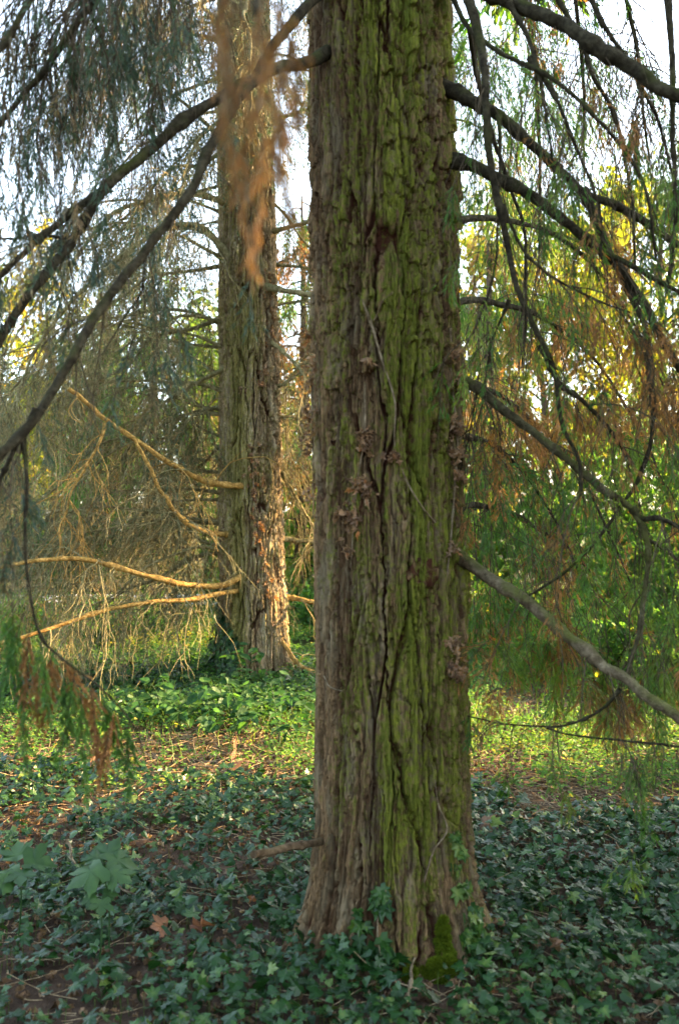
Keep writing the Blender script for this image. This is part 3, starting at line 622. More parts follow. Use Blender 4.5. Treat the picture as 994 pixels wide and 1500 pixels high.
# ------------------------------------------------------------------ second tree's limbs
R = np.random.default_rng(55)
gold = [
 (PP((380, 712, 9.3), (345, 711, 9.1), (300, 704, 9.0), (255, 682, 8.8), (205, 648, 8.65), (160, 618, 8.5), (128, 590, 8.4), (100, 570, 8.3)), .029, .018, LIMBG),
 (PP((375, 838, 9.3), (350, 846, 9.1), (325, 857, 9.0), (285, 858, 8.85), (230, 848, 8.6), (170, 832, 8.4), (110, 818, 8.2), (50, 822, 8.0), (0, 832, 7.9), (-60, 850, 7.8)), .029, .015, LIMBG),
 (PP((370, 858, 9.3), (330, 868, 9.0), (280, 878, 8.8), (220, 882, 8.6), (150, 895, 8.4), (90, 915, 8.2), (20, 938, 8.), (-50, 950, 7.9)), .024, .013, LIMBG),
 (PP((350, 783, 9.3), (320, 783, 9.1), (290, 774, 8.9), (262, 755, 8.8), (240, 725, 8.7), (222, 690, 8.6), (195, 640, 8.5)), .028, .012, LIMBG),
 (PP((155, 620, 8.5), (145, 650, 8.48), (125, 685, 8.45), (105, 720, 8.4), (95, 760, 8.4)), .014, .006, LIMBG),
 (PP((390, 420, 9.3), (415, 424, 9.), (450, 432, 8.9), (500, 440, 8.8), (560, 470, 8.7)), .03, .012, TWIGG),
 (PP((395, 500, 9.3), (420, 520, 9.1), (450, 555, 9.), (490, 620, 8.9)), .02, .01, TWIGG),
 (PP((400, 790, 9.4), (430, 791, 9.5), (470, 792, 9.6), (540, 780, 9.7)), .028, .014, TWIGG),
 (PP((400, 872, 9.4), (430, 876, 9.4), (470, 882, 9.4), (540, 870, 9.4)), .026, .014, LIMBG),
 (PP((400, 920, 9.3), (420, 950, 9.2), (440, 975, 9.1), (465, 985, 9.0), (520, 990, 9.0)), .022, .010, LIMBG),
 (PP((395, 660, 9.4), (420, 705, 9.5), (440, 740, 9.6), (470, 790, 9.7)), .022, .01, TWIGG),
 (PP((340, 535, 9.3), (310, 550, 9.3), (270, 570, 9.3), (220, 610, 9.3), (180, 670, 9.3)), .022, .008, TWIGG),
 (PP((340, 300, 9.3), (290, 285, 9.0), (230, 290, 8.7), (160, 320, 8.5), (110, 380, 8.4), (80, 470, 8.3)), .03, .008, TWIGG),
 (PP((340, 380, 9.3), (290, 330, 9.2), (230, 340, 9.1), (150, 400, 9.0), (60, 500, 8.9), (10, 620, 8.9)), .03, .008, TWIGG),
]
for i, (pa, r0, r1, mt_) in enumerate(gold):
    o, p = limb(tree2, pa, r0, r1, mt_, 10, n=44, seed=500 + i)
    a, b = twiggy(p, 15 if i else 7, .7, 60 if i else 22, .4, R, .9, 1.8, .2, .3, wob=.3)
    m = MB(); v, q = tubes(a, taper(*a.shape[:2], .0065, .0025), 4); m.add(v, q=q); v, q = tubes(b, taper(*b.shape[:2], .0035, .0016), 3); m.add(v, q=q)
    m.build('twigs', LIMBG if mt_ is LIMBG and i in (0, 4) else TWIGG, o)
for k in range(58):
    z = 1.5 + 6.0 * (k / 58) ** 1.2 + R.normal(0, .15)
    th = [math.pi, 3.9, 4.5, 2.6, 5.3, .2, 3.4, 4.1, 2.2, 5.9, 3.0, 1.2][k % 12] + R.normal(0, .3)
    L = (2.9 - .12 * z) * (.7 + .5 * R.random())
    if -2.5 < math.atan2(math.sin(th), math.cos(th)) < -.25 and z < 4.3: th = math.pi + .4 * R.normal() * (1 if k % 4 else 0) if k % 4 else .35
    if math.cos(th) > 0 and z < 2.7: th = math.pi + .5 * R.normal()
    if math.cos(th) > 0 and z < 4: L *= .55
    if math.sin(th) < -.3: L *= .8
    c, n = surf2(th, z, -.05)
    t = np.linspace(0, 1, 8)[:, None]
    pa = c + L * t * np.array([math.cos(th), math.sin(th), R.uniform(-.25, .6)]) - np.array([0, 0, 1.]) * (L * R.uniform(.4, .8) * t ** 2.2)
    pa[1:] += R.normal(0, .04, (7, 3))
    o, p = limb(tree2, pa, R.uniform(.010, .020), .004, TWIGG, 6, n=26, seed=600 + k)
    a, b = twiggy(p, 36, .8, 240 if z < 4.2 else 190, .5, R, .9, 1.7, .04, .35, wob=.3)
    m = MB(); v, q = tubes(a, taper(*a.shape[:2], .0052, .0022), 3); m.add(v, q=q); v, q = tubes(b, taper(*b.shape[:2], .003, .0014), 3); m.add(v, q=q)
    m.build('twigs', TWIGG, o)
    if k % 3 == 0 or z > 5:
        mf = MB(); sel = b[R.random(len(b)) < .5]
        spray(mf, None, sel, np.where(R.random(len(sel)) < .25, .8, .15 + .4 * R.random(len(sel))), R, 9, .12, 5, .035, .008); mf.build('foliage', NEEDLEB, o)

# ------------------------------------------------------------------ other trees
def bg_conifer(x, y, H, rad, zlow, nl, seed, label, mat, tintf, dens=1., nd_len=.07, nd_w=.016, group='conifers standing behind', droop=.5):
    r = np.random.default_rng(seed); z0 = float(gz(x, y))
    root = empty('conifer', (x, y, z0), label, 'conifer', group)
    p = np.stack([x + .05 * np.sin(np.linspace(0, 3, 14)), np.full(14, y), np.linspace(z0 - .1, z0 + H, 14)], -1)
    v, q = tubes(p[None], (np.linspace(1, .12, 14) * H * .022)[None], 14, .04, seed); m = MB(); m.add(v, q=q); m.build('trunk', BARKF, root, True)
    s = []; d = []; Ls = []
    for k in range(nl):
        t = k / nl; z = z0 + zlow + (H - zlow) * t; th = k * 2.39996 + r.normal(0, .3)
        L = rad * (1.08 - t) ** .75 * (.65 + .5 * r.random()); s.append((x, y, z)); d.append((math.cos(th), math.sin(th), .25)); Ls.append(L)
    main = grow(np.array(s), np.array(d), np.array(Ls), 9, 1.0 + droop, .05, r)
    m = MB(); v, q = tubes(main, taper(nl, 9, .022 * H / 8, .006), 5); m.add(v, q=q)
    n2 = int(nl * 14 * dens); _, ps, tn, tt = sample(main, n2, .15, 1, r); dd = spread(tn, .8, r); dd[:, 2] -= .35
    a = grow(ps, dd, .7 * rad / 2 * (.4 + .8 * r.random(n2)), 7, 1.6, .1, r)
    v, q = tubes(a, taper(n2, 7, .006, .002), 3); m.add(v, q=q); m.build('branches', TWIG, root, True)
    mf = MB(); spray(mf, None, a, tintf(a[:, 0], r), r, 12, .22, 7, nd_len, nd_w, ang=.65, droop=.9)
    mf.build('crown', mat, root)
    return root
t_green = lambda s, r: np.where(r.random(len(s)) < .10, .75, .05 + .45 * r.random(len(s)))
t_mixed = lambda s, r: np.where(vnoise(s[:, 0] * 1.5, s[:, 2] * 1.5 + 50, 5) + .3 * r.random(len(s)) > .72, .7 + .2 * r.random(len(s)), .2 + .4 * r.random(len(s)))
bg_conifer(-2.7, 14.2, 5.6, 2.0, 1.5, 60, 1, 'dark bushy young conifer right behind the bare twigs left of the second trunk', NEEDLE, t_green, .6)
bg_conifer(-6.8, 17.2, 6.2, 2.2, 1.5, 50, 2, 'grey green conifer at the left edge beyond the sunlit branches', NEEDLEB, t_green, .9)
bg_conifer(-.6, 15.5, 6.5, 1.9, .7, 56, 3, 'olive conifer seen through the gap between both big trunks', NEEDLE, t_mixed, 1.2)
bg_conifer(2.9, 19.5, 7.5, 1.8, 1.2, 44, 4, 'slim conifer with brown sprays just right of the big trunk', NEEDLE, t_mixed, .6)
bg_conifer(5.7, 16.5, 8., 2.1, 1.2, 50, 5, 'tall drooping conifer behind the forked branch on the right', NEEDLE, t_mixed, .6)
# unseen trees added on the sunny side to shade the near trunk and ivy
bg_conifer(5.2, 5.6, 10.5, 2.6, .3, 130, 6, 'dense shade giving conifer to the right of the ivy bed', NEEDLE, t_green, 1.5, .10, .03, group=None)
bg_conifer(7.2, 3.9, 11., 2.6, .3, 110, 7, 'dense conifer furthest to the right, beyond its shady neighbour', NEEDLE, t_green, 1.4, .10, .03, group=None)

bg_conifer(6.5, 11.7, 3.3, 1.6, .2, 70, 8, 'short bushy conifer out to the right of the leaf litter', NEEDLE, t_green, 1.5, .09, .025, group=None)  # added out of view to shade the ground before the second trunk
bg_conifer(6.6, 12.8, 12.5, 2.6, 6.3, 80, 9, 'tall bare stemmed conifer high over the short bushy one', NEEDLE, t_green, 1.5, .10, .03, group=None)  # added to block the sun above a low shaft on the second trunk

bg_conifer(-4.2, -1.6, 10., 2.8, 1.2, 90, 10, 'dense conifer behind the viewer on the left', NEEDLE, t_green, 1.3, .11, .035, group=None)  # this and the next: unseen trees added to dim the foreground
bg_conifer(3.6, -2.6, 11., 2.8, 1.2, 90, 12, 'dense conifer behind the viewer on the right', NEEDLE, t_green, 1.3, .11, .035, group=None)

def leafy_tree(x, y, H, cr, seed, label, tint0, n=9000, leaf=.14, mat=AUTUMN, zlow=.25, group='autumn trees behind'):
    r = np.random.default_rng(seed); z0 = float(gz(x, y)); root = empty('autumn_tree', (x, y, z0), label, 'tree', group)
    p = np.stack([x + np.cumsum(r.normal(0, .05, 12)), y + np.cumsum(r.normal(0, .05, 12)), np.linspace(z0 - .1, z0 + H * .8, 12)], -1)
    m = MB(); v, q = tubes(p[None], (np.linspace(1, .2, 12) * H * .017)[None], 10, .05, seed); m.add(v, q=q); m.build('trunk', BARKF, root, True)
    nl = 34; _, s, t, tt = sample(p[None], nl, .25, 1, r); d = spread(np.tile([[0, 0, 1.]], (nl, 1)), .9, r)
    a = grow(s, d, cr * (.6 + .6 * r.random(nl)), 8, .3, .12, r)
    _, s, t, _ = sample(a, nl * 7, .3, 1, r); b = grow(s, spread(t, .7, r), cr * .35 * (.5 + r.random(nl * 7)), 6, .5, .15, r)
    m = MB(); v, q = tubes(a, taper(nl, 8, .03, .008), 5); m.add(v, q=q); v, q = tubes(b, taper(len(b), 6, .009, .003), 3); m.add(v, q=q); m.build('branches', TWIG, root, True)
    j, s, t, _ = sample(b, n, .2, 1, r); off = r.normal(0, .12, (n, 3)); mf = MB()
    dd = unit(r.normal(0, 1, (n, 3)) + np.array([0, 0, -.5]))
    scatter(mf, OVATE, s + off, dd, r.normal(0, 1, (n, 3)) + np.array([0, 0, 1.]), leaf * (.6 + .7 * r.random(n)), np.clip(tint0 + .25 * (r.random(len(b))[j] - .5) + r.normal(0, .1, n), 0, 1), r)
    mf.build('crown', mat, root); return root
leafy_tree(4.6, 22, 8.5, 2.8, 41, 'yellow green tree glowing between the hanging branches on the right', .55)
leafy_tree(7.6, 23, 11, 3., 42, 'golden autumn tree at the far right edge', .58)
leafy_tree(6.4, 29, 12., 3.4, 43, 'pale green tree behind the golden one', .45)
leafy_tree(-9.5, 25, 8., 3., 44, 'yellowish tree low behind the left edge', .6)
leafy_tree(-4.6, 27, 7., 2.8, 45, 'round green tree beyond the pale path', .35)
leafy_tree(1.0, 30, 8., 3., 46, 'light green tree right behind the big trunk', .4)
# sunlit bushes low on the right and left
def bush(x, y, h, w, seed, label, tint0, n=2600, leaf=.075):
    r = np.random.default_rng(seed); z0 = float(gz(x, y)); root = empty('bush', (x, y, z0), label, 'bush', 'leafy bushes on the forest floor')
    k = 26; s = np.array([[x, y, z0]]) + r.normal(0, .08, (k, 3)) * [1, 1, 0]; d = r.normal(0, .5 * w / h, (k, 3)); d[:, 2] = 1
    a = grow(s, d, h * (.6 + .6 * r.random(k)), 8, .9, .12, r); _, s2, t2, _ = sample(a, k * 5, .2, 1, r); b = grow(s2, spread(t2, .8, r), h * .4 * (.4 + r.random(k * 5)), 5, .5, .12, r)
    m = MB(); v, q = tubes(a, taper(k, 8, .008, .003), 4); m.add(v, q=q); v, q = tubes(b, taper(len(b), 5, .004, .002), 3); m.add(v, q=q); m.build('stems', TWIG, root)
    j, s3, t3, _ = sample(b, n, 0, 1, r); mf = MB()
    scatter(mf, OVATE, s3, spread(t3, .9, r), r.normal(0, .5, (n, 3)) + np.array([0, 0, 1.]), leaf * (.6 + .7 * r.random(n)), np.clip(tint0 + r.normal(0, .15, n), 0, 1), r, .1)
    mf.build('leaves', HERBM, root)
bush(2.6, 9.6, .9, 1.1, 61, 'fresh green bush under the green sprays right of the big trunk', .55)
bush(3.6, 8.9, .8, 1.0, 62, 'light green bush at the right edge above the leaf litter', .6)
bush(1.6, 11.2, 1., 1.2, 63, 'yellow tinged bush close behind the big trunk', .75)
bush(-4.4, 12.2, .7, 1.3, 64, 'low sunlit bush left, under the golden branches', .6)
bush(-2.6, 11.9, .6, 1.1, 65, 'low green bush between the second trunk and the young conifer', .5)
bush(-6., 13.2, .9, 1.3, 66, 'bright bush farthest left on the forest floor', .5)
bush(.0, 12.6, .8, 1., 67, 'shaded bush in the gap between the trunks', .35)

bush(2.7, 14.2, 2.6, 1.9, 68, 'tall yellow green thicket behind the brown and green sprays', .62, 9000, .10)
bush(4.6, 13.4, 2.4, 2., 69, 'tall light green thicket behind the forked hanging branch', .55, 9000, .10)
bush(6.3, 16., 3.0, 2.2, 70, 'tall golden green thicket at the right edge far behind', .75, 8000, .11)
bush(1.2, 16.5, 2.8, 1.9, 71, 'tall green thicket right behind the mossy trunk', .5, 7000, .11)
bush(-4.9, 19.8, 1.7, 2., 72, 'green thicket beyond the pale path on the left', .45, 7000, .11)
bush(-1.4, 20.5, 2.2, 2., 73, 'green thicket far behind the sunlit conifer', .5, 7000, .11)
bush(-8., 20.4, 2.4, 2.2, 74, 'thicket beyond the path at the left edge', .5, 7000, .11)

# far wood: one mass
r = np.random.default_rng(88); m = MB(); mf = MB()
N = 130; th = r.uniform(.22, math.pi - .22, N); D = r.uniform(33, 60, N); fx, fy = D * np.cos(th), D * np.sin(th)
Hh = r.uniform(6, 11, N); fz = gz(fx, fy)
pt = np.stack([np.stack([fx + r.normal(0, .1, N), fy, fz + Hh * t], -1) for t in np.linspace(0, 1, 6)], 1)
v, q = tubes(pt, taper(N, 6, .18, .03), 6); m.add(v, q=q); m = m
n = 60000; i = r.integers(0, N, n); hh = r.random(n) ** .8
wr = 2.3 * (1.15 - hh) * np.sqrt(r.random(n)); an = r.uniform(0, 6.28, n)
cl = r.normal(0, .25, (n, 3)); pos = np.stack([fx[i] + wr * np.cos(an), fy[i] + wr * np.sin(an), fz[i] + .2 + Hh[i] * hh], -1) + cl
scatter(mf, OVATE, pos, unit(r.normal(0, 1, (n, 3)) + [0, 0, -.5]), r.normal(0, 1, (n, 3)) + [0, 0, 1], .42 * (.5 + r.random(n)), np.clip(r.random(N)[i] * .8 + r.normal(0, .12, n), 0, 1), r)
kind(m.build('far_wood_trunks', BARKF), 'stuff'); kind(mf.build('far_wood', FARLEAF), 'stuff')

# ------------------------------------------------------------------ forest floor
def dist_line(x): return 6.15 - .12 * np.clip(x, -3, 0) - .36 * np.clip(x, 0, 3)      # far edge of the near ivy bed
def frustum_pts(n, d0, d1, r, pad=.35, pw=1.):
    d = d0 + (d1 - d0) * r.random(n) ** pw
    keep_w = d * 497 / FPX + pad; x = (r.random(n) * 2 - 1) * keep_w
    k = r.random(n) < keep_w / keep_w.max(); return x[k], d[k]
def on_trunk(x, y, m=0.0):
    return (np.hypot(x - .2, y - 3.87) < .33 + m) | (np.hypot(x + .83, y - 9.4) < .34 + m)
r = np.random.default_rng(5)
mb = MB()
x, y = frustum_pts(46000, 2.3, 7., r, .9)
edge = dist_line(x) + .55 * (fbm(x * 1.3 + 5, y * 1.3, 9, 3) - .45) * 2
patch = fbm(x * 2.1 + 31, y * 2.1 + 7, 12, 3)
k = (y < edge) & ~on_trunk(x, y) & (r.random(len(x)) < np.where(patch < .34, .6, 1.) * np.where(x < -.2, .85, 1.)); x, y, patch = x[k], y[k], patch[k]
k = (x > -.3) | (fbm(x * 2.6 + 70, y * 2.6 + 17, 44, 3) > .42) | (r.random(len(x)) < .3); x, y, patch = x[k], y[k], patch[k]
k = ~((x > .25) & (x < .46) & (y > 3.3) & (y < 3.62) & (x < .42) & (r.random(len(x)) < .8)); x, y, patch = x[k], y[k], patch[k]
n = len(x); hh = .015 + .085 * r.random(n) ** 1.3 + .05 * np.clip(patch - .4, 0, 1)
az = r.uniform(0, 6.28, n); axis = np.stack([np.cos(az), np.sin(az) - .35, -.25 + .35 * r.normal(0, 1, n)], -1)
nor = np.stack([.45 * r.normal(0, 1, n), -.35 + .45 * r.normal(0, 1, n), np.ones(n)], -1)
sz = .022 + .042 * r.random(n) ** 1.5 + .02 * (r.random(n) > .94); tint = np.clip(.35 + .22 * r.normal(0, 1, n) + .45 * (r.random(n) > .93), 0, 1)
pos = np.stack([x, y, gz(x, y) + hh], -1); h = r.random(n) < .6
scatter(mb, IVY, pos[h], axis[h], nor[h], sz[h], tint[h], r, .12); scatter(mb, IVY2, pos[~h], axis[~h], nor[~h], sz[~h] * .9, tint[~h], r, .12)
# petioles and runners
k = r.random(n) < .35; ps = pos[k]; st = grow(np.stack([ps[:, 0] + r.normal(0, .02, k.sum()), ps[:, 1] + r.normal(0, .02, k.sum()), ps[:, 2] - hh[k] - .01], -1), np.tile([[0, 0, 1.]], (k.sum(), 1)), hh[k], 3, 0, .1, r)
v, q = tubes(st, taper(len(st), 3, .0014, .001), 3); mb.add(v, q=q, a=.9)
# ivy round the second tree
x, y = frustum_pts(16000, 7.2, 11.2, r, .3); xx = (x + 1.5) / 2.0; k = ((xx ** 2 + ((y - 9.2) / 1.5) ** 2) < 1 + .5 * (fbm(x * 2, y * 2, 4, 2) - .4)) & ~on_trunk(x, y); x, y = x[k], y[k]; n = len(x)
az = r.uniform(0, 6.28, n); scatter(mb, IVY, np.stack([x, y, gz(x, y) + .02 + .12 * r.random(n)], -1), np.stack([np.cos(az), np.sin(az) - .4, -.3 + .3 * r.normal(0, 1, n)], -1), np.stack([.4 * r.normal(0, 1, n), -.4 + .4 * r.normal(0, 1, n), np.ones(n)], -1), .05 + .04 * r.random(n), np.clip(.35 + .25 * r.normal(0, 1, n), 0, 1), r, .12)
kind(mb.build('ivy_groundcover', IVYM), 'stuff')
# small light herbs beyond the ivy
mb = MB(); x, y = frustum_pts(90000, 4.9, 16, r, .6, 1.4)
edge = dist_line(x) - .25; pt = fbm(x * 1.1 + 3, y * 1.1 + 60, 21, 3)
bare = (y < edge + 1.25) & (pt < np.where(x > .3, .44, .55)) & (r.random(len(x)) < .85)
k = (y > edge + .3 * r.normal(0, 1, len(x))) & ~on_trunk(x, y, .05) & ~bare & (r.random(len(x)) < sstep(.22, .45, pt + .1 * (x > .4))); x, y = x[k], y[k]; n = len(x)
hh = .02 + .12 * r.random(n) ** 1.5 + .02 * np.clip(y - 7, 0, 6); base = np.stack([x, y, gz(x, y) + hh], -1); tb = np.clip(.5 + .16 * r.normal(0, 1, n) + .06 * (x > .5) + .02 * np.clip(y - 8, 0, 8) - .3 * ((x < .2) & (y > 7.3) & (y < 10.6)) + .3 * ((np.abs(x + 2.1) < 1.1) & (np.abs(y - 11.3) < .9) & (r.random(len(x)) < .6)) + .35 * (r.random(n) > .96), 0, 1)  # yellower box behind the second trunk: sunlit gold painted into the leaf tint
for s in range(3):
    az = s * 2.1 + r.uniform(0, 6.28, n); ax = np.stack([np.cos(az), np.sin(az), -.1 + .3 * r.normal(0, 1, n)], -1)
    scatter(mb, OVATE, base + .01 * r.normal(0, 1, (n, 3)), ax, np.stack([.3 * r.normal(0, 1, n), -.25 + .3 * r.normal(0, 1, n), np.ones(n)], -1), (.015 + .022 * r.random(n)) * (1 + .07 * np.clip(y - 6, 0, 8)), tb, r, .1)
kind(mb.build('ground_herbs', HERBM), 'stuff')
# grass
mb = MB(); x, y = frustum_pts(60000, 5.3, 19, r, .6, 1.4); pt = fbm(x * .8 + 13, y * .8 + 2, 33, 3); k = (y > dist_line(x) + .1) & (pt > .36) & ~((x < 1) & (y > 15.6) & (y < 19)) & ((y > dist_line(x) + 1.1) | (r.random(len(x)) < .3)) & ~on_trunk(x, y, .1); x, y = x[k], y[k]; n = len(x)
g = grow(np.stack([x, y, gz(x, y)], -1), np.stack([.35 * r.normal(0, 1, n), .35 * r.normal(0, 1, n), np.ones(n)], -1), (.07 + .13 * r.random(n)) * (1 + .08 * np.clip(y - 7, 0, 8)), 4, 1.1, .06, r)
sd = unit(np.cross(g[:, 1] - g[:, 0], r.normal(0, 1, (n, 3))))[:, None] * np.array([.0028, .0026, .0018, .0003])[None, :, None] * (1 + .08 * np.clip(y - 6, 0, 12))[:, None, None]
v = np.stack([g - sd, g + sd], 2).reshape(-1, 3); b0 = (np.arange(n) * 8)[:, None]; q = np.concatenate([b0 + np.array([[2 * j, 2 * j + 1, 2 * j + 3, 2 * j + 2]]) for j in range(3)])
mb.add(v, q=q, a=np.repeat(np.clip(.4 + .2 * r.normal(0, 1, n), 0, 1), 8)); kind(mb.build('grass', GRASSM), 'stuff')
# litter: small dead leaves, twigs and straw
mb = MB(); x, y = frustum_pts(15000, 2.4, 9, r, .6); k = ~on_trunk(x, y); x, y = x[k], y[k]; n = len(x)
az = r.uniform(0, 6.28, n)
scatter(mb, CRUMP, np.stack([x, y, gz(x, y) + .012 + .01 * r.random(n)], -1), np.stack([np.cos(az), np.sin(az), .25 * r.normal(0, 1, n)], -1), np.stack([.5 * r.normal(0, 1, n), .5 * r.normal(0, 1, n), np.ones(n)], -1), .025 + .03 * r.random(n), np.clip(.45 + .25 * r.normal(0, 1, n), 0, 1), r, .1)
kind(mb.build('leaf_litter', LITM), 'stuff')
mb = MB(); x, y = frustum_pts(16000, 2.6, 8.6, r, .5); k = ~on_trunk(x, y, .02) & ((y > dist_line(x) - .5) | (r.random(len(x)) < .25)); x, y = x[k], y[k]; n = len(x); az = r.uniform(0, 6.28, n)
g = grow(np.stack([x, y, gz(x, y) + .012 + .02 * r.random(n)], -1), np.stack([np.cos(az), np.sin(az), .12 * r.normal(0, 1, n)], -1), .06 + .22 * r.random(n) ** 2, 4, 0, .12, r)
v, q = tubes(g, taper(n, 4, .0022, .0011), 4); mb.add(v, q=q); kind(mb.build('straw_litter', STRAWM), 'stuff')

# ---- single fallen leaves and sticks
def ground_pt(px, py):
    d = 3.
    for _ in range(40):
        p = P(px, py, d); e = p[2] - gz(p[0], p[1]); d += e * 1.8
    return P(px, py, d)
for k, (px, py, s, sh, lab) in enumerate([
    (345, 1112, .15, MAPLE, 'upright red brown fallen leaf in the straw between both trunks'),
    (335, 1136, .13, MAPLE, 'orange brown fallen leaf lying flat just below the upright one'),
    (245, 1385, .075, MAPLE, 'reddish lobed fallen leaf among ivy at lower left'),
    (280, 1385, .09, CRUMP, 'small crumpled brown leaf beside the reddish lobed leaf'),
    (372, 1340, .06, CRUMP, 'small rust leaf on ivy by the left root of the big trunk'),
    (705, 1226, .09, MAPLE, 'pale brown leaf on dark ivy close to the right of the big trunk'),
    (695, 1142, .09, CRUMP, 'red leaf on the bright litter right of the big trunk'),
    (752, 1142, .09, CRUMP, 'dark red leaf on bright litter, next one right of the red leaf'),
    (820, 1143, .08, CRUMP, 'maroon leaf on bright litter farthest right in the row'),
    (820, 1408, .09, CRUMP, 'curled pale tan leaf on dark ivy at lower right'),
    (738, 1378, .07, CRUMP, 'hanging dry tan leaf beside the right root of the big trunk'),
    (918, 1195, .1, MAPLE, 'rust leaf in the greenery near the right edge'),
    (150, 1126, .11, MAPLE, 'orange leaf on the straw strip below the low hanging spray'),
    (46, 1116, .1, MAPLE, 'orange leaf on the straw strip at the left edge')]):
    r = np.random.default_rng(700 + k); p = ground_pt(px, py) + [0, 0, .07 if py > 1180 else .035]; m = MB()
    scatter(m, sh, p[None], np.array([[r.normal(), .6 * r.normal() - .1, .15]]), np.array([[.3 * r.normal(), -.75, .8]]), np.array([s]), np.array([r.random()]), r, .25)
    o = m.build('fallen_leaf', DRYM if k in (5, 9, 10) else REDM, smooth=False)
    tag(o, lab, 'leaf', 'leaves fallen on the forest floor')
for k, (a, b, rad, lab) in enumerate([
    ((97, 1232), (112, 1290), .008, 'short grey stick poking up from ivy behind the seedlings'),
    ((300, 1462), (345, 1450), .007, 'pale straight stick lying in the blurred ivy at the bottom'),
    ((150, 1310), (200, 1335), .006, 'thin brown stick lying below the seedlings'),
    ((385, 1210), (396, 1236), .005, 'twig standing up beside the broken stub'),
    ((596, 1490), (608, 1430), .007, 'pale curved stick under the moss cushion')]):
    A, B = ground_pt(*a), ground_pt(*b); B = B + (B - A) * 0; A = A + [0, 0, .06]; B = B + [0, 0, .07]
    if k in (0, 3): A = P(*a, ground_pt(*b)[1]); 
    pts = np.array([A, A * .66 + B * .34 + [.006, 0, .008], A * .33 + B * .67 - [.005, 0, 0], B]); o, _ = limb(None, pts, rad, rad * .55, VINEM, 7, 'fallen_stick', 16, 800 + k)
    tag(o, lab, 'stick', 'sticks lying on the forest floor')

# ---- herbs at the foot of the second tree
r = np.random.default_rng(61)
spots = [(215, 1060), (240, 1048), (262, 1066), (285, 1050), (300, 1070), (322, 1052), (340, 1030), (352, 1062), (372, 1042), (392, 1058), (405, 1030), (360, 1005), (385, 1010), (335, 1082), (410, 1085)]
for k, (px, py) in enumerate(spots):
    g = ground_pt(px, py + 8); root = empty('herb_plant', g, 'light green leafy herb in the clump at the foot of the sunlit conifer', 'plant', 'herbs at the foot of the second tree')
    ns = 4; d = np.stack([.4 * r.normal(0, 1, ns), .4 * r.normal(0, 1, ns), np.ones(ns)], -1); st = grow(np.repeat(g[None], ns, 0), d, .24 + .22 * r.random(ns), 7, .6, .08, r)
    m = MB(); v, q = tubes(st, taper(ns, 7, .0035, .0015), 4); m.add(v, q=q); m.build('stems', HERBM, root)
    n = 26; j, s, t, _ = sample(st, n, .3, 1, r); az = r.uniform(0, 6.28, n); m = MB()
    scatter(m, OVATE, s, np.stack([np.cos(az), np.sin(az) - .2, -.25 + .2 * r.normal(0, 1, n)], -1), np.stack([.3 * r.normal(0, 1, n), -.3 + .3 * r.normal(0, 1, n), np.ones(n)], -1), .07 + .05 * r.random(n), np.clip(.1 + .15 * r.normal(0, 1, n), 0, 1), r, .12)
    m.build('leaves', HERBM, root)
# ---- maple seedlings near left
def seedling(base, leaves, label):
    root = empty('maple_seedling', base, label, 'seedling', 'seedlings in the ivy on the left'); m = MB(); ml = MB(); r = np.random.default_rng(len(label))
    top = np.mean([l[0] for l in leaves], 0); stem = smooth_path(np.array([base, base * .5 + top * .5 + [.01, 0, .02], top - [0, 0, .03]]), 8)
    v, q = tubes(stem[None], np.linspace(.004, .0025, 8)[None], 5); m.add(v, q=q)
    for p, ax, s in leaves:
        pe = smooth_path(np.array([stem[-2], (stem[-2] + p) / 2 + [0, 0, .015], p]), 6); v, q = tubes(pe[None], np.full((1, 6), .0018), 4); m.add(v, q=q, a=.5)
        scatter(ml, MAPLE, np.array([p]), np.array([ax]), np.array([[.1 * r.normal(), -.45, 1.]]), np.array([s * .92]), np.array([r.random()]), r, .22)
    m.build('stem', SEEDM, root); ml.build('leaves', SEEDM, root, True)
D = 3.75
seedling(ground_pt(160, 1400), [(P(150, 1268, D), (-.75, -.5, -.32), .15), (P(158, 1262, D + .05), (.9, .3, .05), .12), (P(150, 1258, D + .08), (.35, .9, .1), .12), (P(160, 1275, D), (.8, -.4, -.25), .11), (P(142, 1262, D + .05), (-.3, .9, .12), .09)], 'pale green seedling with broad lobed leaves in the ivy at left')
seedling(ground_pt(25, 1400), [(P(30, 1272, D - .05), (-.8, -.5, -.3), .14), (P(36, 1266, D), (.95, .2, .0), .12), (P(25, 1262, D + .05), (-.2, .9, .15), .11), (P(30, 1275, D - .05), (.3, -.9, -.3), .10)], 'seedling with broad lobed leaves cut by the left picture edge')
seedling(ground_pt(145, 1420), [(P(148, 1318, D - .1), (.2, -.8, -.5), .08), (P(140, 1312, D - .08), (-.8, -.2, -.2), .06), (P(152, 1310, D - .05), (.8, .1, 0), .06)], 'small seedling under the larger lobed leaves')

